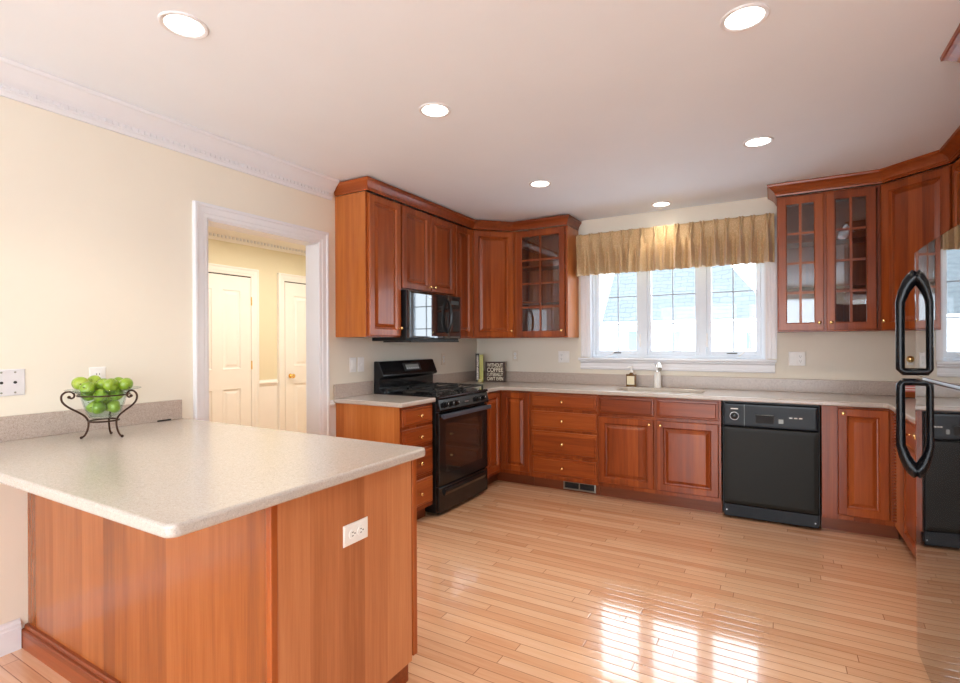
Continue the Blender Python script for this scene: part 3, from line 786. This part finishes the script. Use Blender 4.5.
# burners and grates
for bx, by in ((.19, -.24), (.19, -.50), (.57, -.24), (.57, -.50)):
    bm = nm(); lathe(bm, [(.055, .9175), (.052, .924), (.036, .926), (.036, .934), (.030, .938), (.004, .938)], (bx, by, 0), 'z', 20); obj('burner', bm, M['iron'], rg, smooth=True)
def grate(cx):
    bm = nm(); x0, x1, y0, y1 = cx - .17, cx + .17, -.63, -.13; zt, zb = .958, .946; t = .006
    for a, b in ((x0, x0 + 2 * t), (x1 - 2 * t, x1)): box(bm, a, b, y0, y1, zb, zt)
    for a in (y0, y0 + .24, y1 - 2 * t): box(bm, x0, x1, a, a + 2 * t, zb, zt)
    for by in (-.24, -.50):
        for k in range(4):
            a = PI / 4 + k * PI / 2; c, s = math.cos(a), math.sin(a)
            tube(bm, [(cx + .03 * c, by + .03 * s, .955), (cx + .10 * c, by + .10 * s, .958), (cx + .155 * c, by + .115 * s, .952)], .0055, 6)
        for sx in (-1, 1): box(bm, cx + sx * .035, cx + sx * .17, by - t / 2, by + t / 2, zb, zt + .002)
    for a in (x0 + t, x1 - t):
        for b in (y0 + t, y1 - t): box(bm, a - .006, a + .006, b - .006, b + .006, .917, zb)
    obj('grate', bm, M['iron'], rg)
grate(.19); grate(.572)

# ------------------------------------------------------------------ microwave
mw = thing('microwave', 'black over-the-range microwave with glossy door and curved handle', 'microwave', (0, -1.708, 0), L90)
z0, z1 = 1.345, 1.748
obj('body', B(.002, w - .002, -.004, -.362, z0, z1), M['black_satin'], mw, bevel=.003)
bm = nm(); rloops(bm, .002, .560, z0 + .018, z1 - .004, [(0, -.362), (0, -.384), (.006, -.390), (.02, -.391)]); md = obj('door', bm, M['black_mirror'], mw)
bm = nm(); rloops(bm, .562, w - .002, z0 + .018, z1 - .004, [(0, -.362), (0, -.384), (.006, -.390), (.02, -.391)]); mc = obj('control_panel', bm, M['black_mirror'], mw)
obj('display', B(.60, .72, -.3905, -.392, 1.665, 1.700), plain('dim_display', (.05, .06, .06), .3), mc)
bm = nm()
for r in range(6):
    for c in range(3): box(bm, .612 + c * .036, .630 + c * .036, -.3905, -.3914, 1.44 + r * .034, 1.45 + r * .034)
box(bm, .608, .706, -.3900, -.3906, 1.435, 1.63)
obj('keypad', bm, M['oven_glass'], mc)
bm = nm(); tube(bm, [(.535, -.388, 1.415), (.535, -.412, 1.44), (.535, -.432, 1.50), (.535, -.436, 1.56), (.535, -.432, 1.62), (.535, -.412, 1.68), (.535, -.388, 1.705)], [.010, .013, .014, .014, .014, .013, .010], 12); obj('handle', bm, M['black'], md, smooth=True)
obj('underside_vent', B(.03, w - .03, -.10, -.385, z0 - .012, z0 - .001), M['iron'], mw)
bm = nm()
for k in range(22): box(bm, .04 + k * .031, .062 + k * .031, -.388, -.392, z0 + .002, z0 + .014)
obj('front_vent', bm, M['iron'], mw)
obj('badge', B(.26, .30, -.3912, -.3922, 1.705, 1.713), M['steel'], md)

# ------------------------------------------------------------------ dishwasher
dw = thing('dishwasher', 'black built-in dishwasher with control strip and gloss kick plate', 'dishwasher', (2.518, 0, 0), 0)
w2 = .620
obj('body', B(.004, w2 - .002, -.02, -.60, .03, .876), M['black_satin'], dw)
bm = nm(); rloops(bm, .010, w2 - .008, .112, .690, [(0, -.600), (0, -.632), (.006, -.638), (.03, -.640)]); dd = obj('door', bm, M['dw'], dw)
bm = nm(); rloops(bm, .010, w2 - .008, .694, .868, [(0, -.600), (0, -.634), (.008, -.642), (.02, -.643)]); dc = obj('control_panel', bm, M['black_low'], dw)
bm = nm(); prism(bm, [(-.6435, .735), (-.6435, .782), (-.646, .786), (-.646, .730)], 'x', .225, .340); obj('handle_pocket', bm, M['void'], dc)
obj('pocket_lip', B(.218, .347, -.643, -.654, .786, .793), M['black'], dc, bevel=.002)
bm = nm(); lathe(bm, [(.027, .0), (.027, .004), (.020, .006), (.019, .020), (.015, .023)], (.085, -.643, .772), 'y', 20); obj('dial', bm, M['black'], dc, smooth=True)
bm = nm(); lathe(bm, [(.030, 0), (.031, .002), (.028, .0035)], (.085, -.6425, .772), 'y', 24); obj('dial_ring', bm, M['steel'], dc)
bm = nm()
for k in range(3): box(bm, .435 + k * .030, .455 + k * .030, -.6435, -.6465, .776, .783)
box(bm, .06, .11, -.6435, -.645, .822, .829)
obj('buttons', bm, M['plate'], dc)
bm = nm(); box(bm, .150, .152, -.643, -.6445, .70, .86); box(bm, .37, .40, -.6435, -.645, .735, .765); obj('panel_detail', bm, M['display'], dc)
obj('kick_plate', B(.010, w2 - .008, -.595, -.628, .018, .108), M['black_low'], dw, bevel=.003)
for sx in (.03, w2 - .03):
    bm = nm(); lathe(bm, [(.005, 0), (.005, .003)], (sx, -.628, .062 if sx < .1 else .05), 'y', 10); obj('screw', bm, M['steel'], dw)

# ------------------------------------------------------------------ fridge (faces -x)
fr = thing('refrigerator', 'glossy black top-freezer refrigerator with looped handles at the right edge', 'refrigerator', (WX, -2.05, 0), -L90)
fw_ = .76
obj('body', B(.005, fw_ - .005, -.03, -.69, .02, 1.695), M['black_satin'], fr, bevel=.006)
M['fridge'] = plain('fridge_black_gloss', (.012, .011, .012), .035, spec=1.0, coat=1.0, coat_rough=.015)
M['fridge'].node_tree.nodes['Principled BSDF'].inputs['IOR'].default_value = 1.9
M['fridge'].node_tree.nodes['Principled BSDF'].inputs['Coat IOR'].default_value = 2.0
def fdoor(z0, z1):
    bm = nm(); n = 28; pr = []
    for i in range(n + 1):
        t = i / n; x = fw_ * t
        e = .018; d = .772 + .006 * math.sin(PI * t)
        ed = min(x, fw_ - x)
        if ed < e: d -= e * (1 - math.sqrt(max(0, 1 - (1 - ed / e) ** 2))) * .6
        pr.append((x, -d))
    pr = [(0, -.695)] + pr + [(fw_, -.695)]
    prism(bm, pr, 'z', z0, z1)
    return bm
fz = 1.172
d1 = obj('freezer_door', fdoor(fz + .005, 1.703), M['fridge'], fr, smooth=True, bevel=.004)
d2 = obj('fridge_door', fdoor(.012, fz - .005), M['fridge'], fr, smooth=True, bevel=.004)
obj('door_seam', B(.01, fw_ - .01, -.69, -.745, fz - .005, fz + .005), M['steel'], fr)
def fhandle(dirn, parent, z_end, z_split):
    bm = nm(); x = .040; f0 = -.766; out = -.824
    zs = z_split
    pts = [(x, f0, z_end), (x, f0 - .014, z_end - dirn * .012), (x, f0 - .030, z_end - dirn * .034), (x, f0 - .044, z_end - dirn * .066), (x, out, z_end - dirn * .115), (x, out, (z_end + zs) / 2), (x, out, zs + dirn * .06), (x, out, zs + dirn * .022), (x, out + .010, zs + dirn * .010), (x, f0 - .01, zs + dirn * .010), (x, f0 + .005, zs + dirn * .010)]
    tube(bm, pts, [.030, .028, .025, .021, .0175, .016, .016, .016, .016, .015, .015], 14)
    return obj('handle', bm, M['handle'], parent, smooth='all')
M['handle'] = plain('handle_black_plastic', (.004, .005, .008), .2, spec=.25)
fhandle(1, d1, 1.605, fz + .012)
fhandle(-1, d2, .765, fz - .012)

# ------------------------------------------------------------------ window valance
def valance():
    x0, x1, zt, zb, zp = 1.180, 2.868, 2.370, 1.975, 2.268
    npl = 17; per = (x1 - x0) / npl; K = 22; rows = 26; rnd = random.Random(3)
    jit = [rnd.uniform(-.14, .14) for _ in range(npl)]; amp = [rnd.uniform(.75, 1.2) for _ in range(npl)]; ph = [rnd.uniform(-.6, .6) for _ in range(npl + 1)]
    bm = nm(); grid = []
    for r in range(rows + 1):
        t = r / rows; z0 = zt + (zb - zt) * t; line = []
        for i in range(npl * K + 1):
            s = i / K; k = min(int(s), npl - 1); p = s - k; q = p - .5 - jit[k]
            z = z0; y = -.085
            if z0 >= zp:      # heading: gathered into two folds that fan upward from the pinch
                h = (z0 - zp) / (zt - zp); o_ = .14 * h
                y -= amp[k] * .030 * (math.exp(-((q - o_) / .060) ** 2) + math.exp(-((q + o_) / .060) ** 2)) * (.55 + .30 * h)
                y += .012 * math.exp(-(q / .030) ** 2) * h
                y += .016 * math.exp(-((abs(q) - .17) / .05) ** 2) * (1 - h)
                z += .006 * h * math.exp(-(q / .2) ** 2)
            else:
                h = (zp - z0) / (zp - zb); wd = .055 + .11 * min(1, h * 1.4); sk = jit[k] * .8 * h
                y -= amp[k] * (.045 + .022 * min(1, h * 2)) * math.exp(-((q - sk) / wd) ** 2)
                y -= .010 * math.sin(min(1, h * 1.3) * PI) * math.sin(2 * PI * (2 * s + .12 * ph[k])) * (.4 + .6 * math.cos(PI * q) ** 2)
                y += .034 * math.exp(-((abs(q) - .36) / .10) ** 2) * min(1, h * 2)
                y -= .020 * math.exp(-(q / .05) ** 2) * math.exp(-(h / .12) ** 2); y += .016 * math.exp(-((abs(q) - .17) / .05) ** 2) * math.exp(-(h / .2) ** 2)
                z -= .007 * math.exp(-(q / .16) ** 2) * h ** 3
            xx = x0 + per * s - per * .15 * (q * math.exp(-(q / .25) ** 2)) * (1 if z0 < zp else .6)
            line.append(bm.verts.new((xx, y, z)))
        grid.append(line)
    for a, b in zip(grid, grid[1:]):
        for i in range(len(a) - 1): bm.faces.new((a[i], a[i + 1], b[i + 1], b[i]))
    # returns to the wall
    for side, xx in ((0, x0), (-1, x1)):
        prev = None
        for line in grid:
            v = line[side]; n_ = bm.verts.new((xx, -.030, v.co.z))
            if prev: bm.faces.new((prev[0], v, n_, prev[1]))
            prev = (v, n_)
    return bm
def fabric():
    m = N('gold_damask_fabric'); co = m.coords()
    mp = m.mapping(co, (1, 1, 1))
    vo = m.n('ShaderNodeTexVoronoi'); vo.inputs['Scale'].default_value = 110; m.l(mp, vo.inputs[0])
    nz = m.noise(co, 300, 2); f = m.math('ADD', m.math('MULTIPLY', vo.outputs[0], .9), m.math('MULTIPLY', nz, .25))
    m.l(m.ramp(f, [(.2, (.60, .42, .22)), (.5, (.52, .35, .17)), (.8, (.66, .48, .27))]), m.b.inputs['Base Color'])
    m.set(Roughness=.55); m.b.inputs['Sheen Weight'].default_value = .3
    return m.m
va = obj('valance', valance(), fabric(), smooth='all')
so = va.modifiers.new('solid', 'SOLIDIFY'); so.thickness = .002
tag(va, 'gold pinch-pleated fabric valance across the top of the window', 'valance')
bm = nm(); box(bm, 1.184, 2.864, -.030, -.0285, 1.985, 2.0)
obj('lining', bm, M['paper'], va); 
obj('mounting_board', B(1.186, 2.862, -.0285, -.060, 2.335, 2.355), M['trim'], va)

# ------------------------------------------------------------------ recessed ceiling lights
def downlight(x, y, label, pw, first=[None]):
    if first[0] is None:
        r = thing('recessed_light', label, 'ceiling light', (x, y, H), 0, 'recessed ceiling lights')
        bm = nm(); lathe(bm, [(.066, 0.001), (.066, -.003), (.069, -.005), (.080, -.006), (.084, -.003), (.084, 0.001)], n=40, cap=False); obj('trim_ring', bm, M['trim'], r, smooth=True)
        bm = nm(); lathe(bm, [(.0665, -.001), (.05, -.0015), (.002, -.002)], n=40); obj('lens', bm, M['lens'], r)
        first[0] = r
    else:
        r = copy_tree(first[0]); r.location = (x, y, H); r['label'] = label
    d = bpy.data.lights.new('recessed_lamp', 'SPOT'); d.energy = pw; d.color = (1, .89, .72); d.spot_size = math.radians(125); d.spot_blend = .7; d.shadow_soft_size = .06
    o = bpy.data.objects.new('recessed_lamp', d); C.objects.link(o); o.parent = r; o.location = (0, 0, -.03)
PWR = 27
downlight(.946, -3.781, 'recessed ceiling light at the top left, above the peninsula', PWR)
downlight(2.778, -2.753, 'recessed ceiling light at the top right of the photo', PWR)
downlight(1.353, -2.72, 'recessed ceiling light near the top centre, second on the left row', PWR)
downlight(2.786, -1.385, 'recessed ceiling light in front of the right glass-door cabinet', PWR)
downlight(1.332, -1.308, 'recessed ceiling light near the left glass-door cabinet', PWR)
downlight(2.012, -.231, 'recessed ceiling light right above the window valance', 7)

# ------------------------------------------------------------------ outlets and switches
def outlet(name, label, cat, loc, rz, gangs, mat='plate', horizontal=False):
    """gangs: list of 'o' (duplex outlet), 's' (rocker switch), 'j' (jack plate)"""
    r = thing(name, label, cat, loc, rz)
    n = len(gangs); W = .070 + .046 * (n - 1); Hh = .115
    if horizontal: W, Hh = .115, .070
    bm = nm(); rloops(bm, -W / 2, W / 2, -Hh / 2, Hh / 2, [(0, -.001), (0, -.004), (.004, -.006)]); obj('plate', bm, M[mat], r)
    for i, g in enumerate(gangs):
        cx = (i - (n - 1) / 2) * .046
        if g == 'o':
            for s in (-1, 1):
                px, pz = (s * .0195, 0) if horizontal else (cx, s * .0195)
                bm = nm(); lathe(bm, [(.0165, 0), (.0165, .0025)], (px, -.006, pz), 'y', 18); rc = obj('receptacle', bm, M['white'], r)
                bm = nm()
                for k in (-1, 1):
                    if horizontal: box(bm, px - .004, px + .003, -.0085, -.0092, pz + k * .006 - .0012, pz + k * .006 + .0012)
                    else: box(bm, px + k * .006 - .0012, px + k * .006 + .0012, -.0085, -.0092, pz - .001, pz + .007)
                if horizontal: box(bm, px + .007, px + .0115, -.0085, -.0092, -.0022, .0022)
                else: box(bm, px - .0022, px + .0022, -.0085, -.0092, pz - .0105, pz - .006)
                obj('slots', bm, M['void'], rc)
        elif g == 's':
            bm = nm(); prism(bm, [(-.006, -.033), (-.008, -.033), (-.0125, .033), (-.006, .033)], 'x', cx - .0165, cx + .0165); obj('rocker', bm, M['white'], r)
        elif g == 't':
            bm = nm(); prism(bm, [(-.006, -.008), (-.008, -.008), (-.018, .010), (-.006, .008)], 'x', cx - .005, cx + .005); obj('toggle', bm, M['white'], r)
        elif g == 'j':
            bm = nm(); lathe(bm, [(.006, 0), (.006, .003), (.003, .004)], (cx, -.006, 0), 'y', 14); obj('jack', bm, M['void'], r)
            for s in (-1, 1):
                bm = nm(); lathe(bm, [(.004, 0), (.004, .002)], (cx, -.006, s * .044), 'y', 10); obj('screw', bm, M['pewter'], r)
    return r
outlet('outlet', 'white duplex outlet on the wall behind the bowl of apples', 'outlet', (0, -3.668, 1.160), L90, ['o'])
outlet('wall_plate', 'pale grey wall plate with dark jacks at the left edge', 'wall plate', (0, -4.005, 1.164), L90, ['j', 'j'], 'plate_grey')
outlet('outlet', 'white horizontal outlet on the peninsula end panel', 'outlet', (1.637, -3.608, .688), L90, ['o'], 'plate', True)
outlet('light_switch', 'white rocker switch beside the range, nearer to the doorway', 'switch', (0, -1.925, 1.158), L90, ['s'])
outlet('light_switch', 'white toggle switch beside the range, nearer to the backguard', 'switch', (0, -1.835, 1.158), L90, ['t'])
outlet('outlet', 'cream outlet on the left wall between the range and the corner', 'outlet', (0, -.665, 1.165), L90, ['o'], 'plate_cream')
outlet('outlet', 'cream outlet on the back wall above the coffee sign', 'outlet', (.475, 0, 1.185), 0, ['o'], 'plate_cream')
outlet('outlet', 'double outlet and switch plate on the back wall left of the window', 'outlet', (1.02, 0, 1.180), 0, ['o', 's'])
outlet('outlet', 'double switch and outlet plate on the back wall right of the window', 'outlet', (3.022, 0, 1.183), 0, ['s', 'o'])

# ------------------------------------------------------------------ small things on the window counter
def book(name, label, x, y, wd, dp, ht, cover, spine_mark):
    r = thing(name, label, 'book', (x, y, TZ), math.radians(31))
    bm = nm(); box(bm, 0, .0035, 0, dp, 0, ht); box(bm, wd - .0035, wd, 0, dp, 0, ht); box(bm, .0035, wd - .0035, 0, .0035, 0, ht)
    obj('cover', bm, cover, r, bevel=.001); obj('pages', B(.0036, wd - .0036, .0036, dp - .005, .004, ht - .004), M['paper'], r)
    if spine_mark: obj('spine_label', B(wd * .3, wd * .78, -.0012, -.0004, ht * .04, ht * .93), spine_mark, r)
    return r
def spine_print():
    m = N('white_spine_lettering'); co = m.coords(); f = m.noise(m.mapping(co, (90, 1, 110)), 1, 1)
    m.l(m.ramp(f, [(.40, (.03, .03, .03)), (.46, (.75, .72, .66))]), m.b.inputs['Base Color']); return m.m
book('book', 'tall black book with white spine lettering in the far corner', .108, -.212, .040, .13, .298, plain('black_book_cloth', (.012, .010, .010), .5), spine_print())
book('book', 'tall yellow-green book leaning next to the black one', .1435, -.1907, .040, .13, .285, plain('yellow_green_cloth', (.62, .60, .16), .5), None)
tag(obj('candle_jar', lathe(nm(), [(.016, 0), (.018, .004), (.018, .026), (.012, .028), (.003, .022)], (.170, -.232, TZ), 'z', 18), plain('pale_yellow_wax', (.90, .85, .45), .4), smooth=True), 'tiny pale yellow candle in front of the yellow-green book', 'candle')
sg = thing('box_sign', 'square brown box sign with cream lettering about coffee, beside the books', 'sign', (.215, -.190, TZ), math.radians(14))
bm = nm(); rloops(bm, 0, .208, 0, .212, [(0, .035), (0, 0), (.007, 0), (.008, .004)]); obj('sign_box', bm, plain('dark_brown_sign', (.055, .022, .012), .5), sg)
TXT = plain('cream_lettering', (.85, .78, .60), .6)
def text(s, x0, x1, z0, z1, parent, y):
    cu = bpy.data.curves.new('lettering', 'FONT'); cu.body = s; cu.extrude = .0006; cu.offset = .012
    t = bpy.data.objects.new('lettering', cu); C.objects.link(t)
    bpy.context.view_layer.update()
    me = bpy.data.meshes.new_from_object(t.evaluated_get(bpy.context.evaluated_depsgraph_get()))
    bpy.data.objects.remove(t)
    xs = [v.co.x for v in me.vertices]; ys = [v.co.y for v in me.vertices]
    for v in me.vertices:
        v.co = Vector((x0 + (v.co.x - min(xs)) / (max(xs) - min(xs)) * (x1 - x0), y - v.co.z, z0 + (v.co.y - min(ys)) / (max(ys) - min(ys)) * (z1 - z0)))
    me.materials.clear(); me.materials.append(TXT)
    o = bpy.data.objects.new('lettering', me); C.objects.link(o); o.parent = parent; return o
text('WITHOUT', .018, .190, .158, .196, sg, .003)
text('COFFEE', .018, .190, .104, .150, sg, .003)
text('I LITERALLY', .018, .190, .062, .096, sg, .003)
text("CAN'T EVEN", .018, .190, .016, .054, sg, .003)
# objects glimpsed through the fridge handle
tb = thing('storage_box', 'small orange-brown wooden box on the counter behind the fridge handle', 'box', (3.665, -.19, TZ))
obj('box_base', B(0, .17, 0, .14, 0, .006), M['void'], tb); obj('box_body', B(.002, .168, .002, .138, .006, .045), M['cherry_h'], tb, bevel=.002)
bx = thing('gift_box', 'red and white striped box on top of the wooden box', 'box', (3.668, -.187, TZ + .0455))
def stripes():
    m = N('pink_red_stripes'); sp = m.n('ShaderNodeSeparateXYZ'); m.l(m.coords(), sp.inputs[0])
    fr_ = m.math('FRACT', m.math('DIVIDE', sp.outputs[2], .018)); m.l(m.ramp(fr_, [(.0, (.62, .16, .16)), (.6, (.68, .24, .24)), (.7, (.85, .75, .72))]), m.b.inputs['Base Color']); return m.m
obj('box_body', B(0, .16, 0, .13, 0, .055), stripes(), bx, bevel=.001); obj('box_lid', B(-.002, .162, -.002, .132, .0555, .064), M['plate'], bx, bevel=.001)
nl = thing('night_light', 'small brass night light on the wall behind the fridge handle', 'night light', (3.735, -.001, 1.175))
obj('plug', B(-.016, .016, -.001, -.02, -.03, .0), M['plate'], nl, bevel=.002)
bm = nm(); lathe(bm, [(.010, .0), (.020, .010), (.024, .030), (.016, .045), (.004, .048)], (0, -.022, -.01), 'z', 16); obj('lamp_shade', bm, M['brass'], nl, smooth=True)

# ------------------------------------------------------------------ bowl of green apples on its wrought-iron stand
BC = Vector((.288, -3.765, TZ))
st = thing('bowl_stand', 'dark wrought-iron stand with scrolled legs holding the glass bowl', 'stand', BC)
ringz = .076
bm = nm(); tube(bm, [(.0555 * math.cos(a * PI / 18), .0555 * math.sin(a * PI / 18), ringz) for a in range(36)], .0038, 8, closed=True); obj('ring', bm, M['ironwork'], st, smooth='all')
bm = nm(); tube(bm, [(.096 * math.cos(a * PI / 24), .096 * math.sin(a * PI / 24), .190) for a in range(48)], .003, 8, closed=True); obj('ring', bm, M['ironwork'], st, smooth='all')
Rr = Vector((.8655, .501))
def leg(ang):
    c, s = math.cos(ang), math.sin(ang)
    rz = [(.081, .0065), (.070, .014), (.060, .036), (.0555, .062), (.058, .080), (.070, .100), (.096, .121), (.126, .142), (.146, .165), (.149, .190), (.136, .206), (.118, .208), (.106, .198), (.106, .185), (.115, .179), (.123, .185)]
    pts = []
    P_ = [Vector((r * c, r * s, z)) for r, z in rz]
    # Catmull-Rom smoothing
    for i in range(len(P_) - 1):
        p0, p1, p2, p3 = P_[max(i - 1, 0)], P_[i], P_[i + 1], P_[min(i + 2, len(P_) - 1)]
        for k in range(4):
            t = k / 4; pts.append(.5 * ((2 * p1) + (p2 - p0) * t + (2 * p0 - 5 * p1 + 4 * p2 - p3) * t * t + (3 * p1 - p0 - 3 * p2 + p3) * t ** 3))
    pts.append(P_[-1])
    bm = nm(); tube(bm, pts, .0042, 8)
    bmesh.ops.create_icosphere(bm, subdivisions=2, radius=.0065, matrix=Matrix.Translation(P_[0]))
    bmesh.ops.create_icosphere(bm, subdivisions=2, radius=.0070, matrix=Matrix.Translation(P_[-1]))
    obj('leg', bm, M['ironwork'], st, smooth='all')
yaw = math.radians(30.07)
for a in (-150, -2, 108): leg(yaw + math.radians(a))
bw = thing('glass_bowl', 'clear flared glass bowl full of green apples on the iron stand', 'bowl', BC)
BZ0 = .008
prof_o = [(r_, z_ * 1.04 + BZ0) for r_, z_ in [(.004, .078), (.046, .078), (.055, .082), (.066, .105), (.077, .140), (.086, .172), (.100, .186), (.120, .195), (.139, .199)]]
prof_i = [(r_, z_ * 1.04 + BZ0) for r_, z_ in [(.139, .201), (.119, .198), (.097, .189), (.083, .175), (.073, .141), (.062, .107), (.050, .086), (.004, .083)]]
bm = nm(); lathe(bm, prof_o + prof_i, n=48, cap=False); obj('bowl', bm, M['bowl_glass'], bw, smooth='all')
def apple_mat():
    m = N('green_apple_skin'); co = m.coords()
    rnd = m.n('ShaderNodeObjectInfo').outputs['Random']
    n1 = m.noise(co, 25, 3); n2 = m.noise(co, 260, 1)
    f = m.math('ADD', m.math('MULTIPLY', n1, .6), m.math('MULTIPLY', rnd, .4))
    c = m.ramp(f, [(.2, (.15, .27, .012)), (.55, (.27, .40, .022)), (.85, (.45, .50, .07))])
    dots = m.ramp(n2, [(.70, (0, 0, 0)), (.76, (1, 1, 1))])
    mx = m.n('ShaderNodeMix', data_type='RGBA'); m.l(dots, mx.inputs[0]); m.l(c, mx.inputs[6]); mx.inputs[7].default_value = (.62, .70, .30, 1)
    m.l(mx.outputs[2], m.b.inputs['Base Color']); m.set(Roughness=.28); m.b.inputs['Coat Weight'].default_value = .3
    return m.m
AR = .029
def apple_mesh():
    bm = nm(); n = 22; pr = []
    for i in range(17):
        t = PI * i / 16; r = math.sin(t) * (1.0 + .06 * math.sin(2 * t) * -1); z = -math.cos(t) * .90
        if i > 12: z -= (math.cos(t) * -1) * .0 + .26 * max(0, 1 - r / .62) ** 1.5
        if i < 3: z += .14 * max(0, 1 - r / .4)
        pr.append((max(r, .012) * AR, z * AR))
    lathe(bm, pr, n=n); return bm
def stem_mesh():
    bm = nm(); tube(bm, [(0, 0, AR * .52), (.001, .001, AR * .80), (.004, .001, AR * 1.08)], [.0011, .001, .0014], 6); return bm
ap = obj('green_apple', apple_mesh(), apple_mat(), smooth='all')
stm = obj('stem', stem_mesh(), plain('apple_stem', (.08, .045, .015), .8), ap)
calyx = obj('calyx', lathe(nm(), [(.003, 0), (.0042, .001), (.002, .003)], (0, 0, -AR * .80), 'z', 8), bpy.data.materials['apple_stem'], ap)
# packing: start near where each shows, then settle without overlaps inside the bowl
Rv = Vector((math.cos(yaw), math.sin(yaw), 0)); Fv = Vector((-math.sin(yaw), math.cos(yaw), 0))
spec = [(-.030, -.018, .112), (.010, -.034, .112), (.036, .004, .112), (-.010, .030, .112),
        (-.040, -.022, .152), (.020, -.052, .152), (.054, .00, .152), (-.045, .035, .152), (.015, .04, .152), (-.012, -.004, .152),
        (-.112, -.006, .226), (-.058, -.034, .214), (.000, -.050, .214), (.034, -.030, .216), (.098, .004, .222), (-.034, .012, .236), (.040, .022, .214),
        (-.004, -.006, .230), (-.012, .050, .214)]
P_ = [Rv * a + Fv * b + Vector((0, 0, z * 1.04 + BZ0)) for a, b, z in spec]
def rad_at(z):
    pr = [(.06, .064), (.074, .078), (.092, .112), (.106, .152), (.118, .184), (.144, .198), (.172, .202)]
    if z <= pr[0][1]: return pr[0][0]
    for (r0, z0), (r1, z1) in zip(pr, pr[1:]):
        if z <= z1: return r0 + (r1 - r0) * (z - z0) / (z1 - z0)
    return 9
wall_pts = [(.050, .086), (.056, .096), (.062, .107), (.0675, .124), (.073, .141), (.078, .158), (.083, .175), (.090, .183), (.097, .189), (.108, .194), (.119, .198), (.130, .200), (.139, .201)]
wall_pts = [(a_r, a_z * 1.04 + BZ0) for a_r, a_z in wall_pts]
for it in range(400):
    for i in range(len(P_)):
        for j in range(i):
            d = P_[i] - P_[j]; L = d.length
            if L < 2 * AR * .985:
                k = (2 * AR * .985 - L) / 2 * (d / max(L, 1e-6)); P_[i] += k; P_[j] -= k
        p = P_[i]; r = math.hypot(p.x, p.y)
        p.z -= .00006
        if p.z < .0975 + AR * .93: p.z = .0975 + AR * .93
        if r > 1e-6:
            ux, uy = p.x / r, p.y / r
            for wr, wz in wall_pts:
                q = Vector((wr * ux, wr * uy, wz)); d = p - q; L = d.length
                if r > wr and p.z < wz + .01 and wr < .09: # escaped through the side
                    p.x -= ux * .002; p.y -= uy * .002; continue
                if L < AR * .97: P_[i] = p = p + d / max(L, 1e-6) * (AR * .97 - L)
rr = random.Random(5)
names = ['bottom layer of the bowl', 'middle layer of the bowl', 'top of the pile']
tops = {10: 'green apple at the far left of the pile on the bowl rim', 11: 'green apple on the rim, second from the left', 12: 'large front apple at the middle of the pile',
        13: 'green apple low at the right front of the pile', 14: 'green apple alone at the far right on the bowl rim', 15: 'topmost green apple of the pile, dark blossom end showing', 16: 'green apple at the right back of the pile',
        0: 'green apple at the bottom left inside the glass bowl', 1: 'green apple at the bottom centre inside the glass bowl', 2: 'green apple at the bottom right inside the glass bowl', 3: 'green apple at the bottom, hidden behind the other bottom apples',
        4: 'green apple in the middle layer at the left front, behind glass', 5: 'green apple in the middle layer at the right front, behind glass', 6: 'green apple in the middle layer at the far right, behind glass', 7: 'green apple in the middle layer at the far left, behind glass', 17: 'green apple on the crown of the pile, just below the topmost one', 18: 'green apple at the back of the pile, half hidden by the top ones', 8: 'green apple in the middle layer at the back, mostly hidden', 9: 'green apple in the very centre of the bowl, mostly hidden'}
for i, p in enumerate(P_):
    o = ap if i == 0 else copy_tree(ap)
    o.location = BC + p; o.rotation_euler = (rr.uniform(-1.6, 1.6), rr.uniform(-1.2, 1.2), rr.uniform(0, 6.28))
    if i == 15: o.rotation_euler = (math.radians(-115) + PI, 0.3, yaw)
    tag(o, tops[i], 'apple', 'green apples in the glass bowl')
# look-alike fixtures share a group
GROUPS = {'wall cabinet': 'cherry wall cabinets', 'base cabinet': 'cherry base cabinets', 'outlet': 'wall outlets', 'switch': 'light switches by the range',
          'book': 'books in the counter corner', 'molding': 'cherry crown moldings'}
for o in list(C.objects):
    if o.get('category') in GROUPS and not o.get('group'): o['group'] = GROUPS[o['category']]
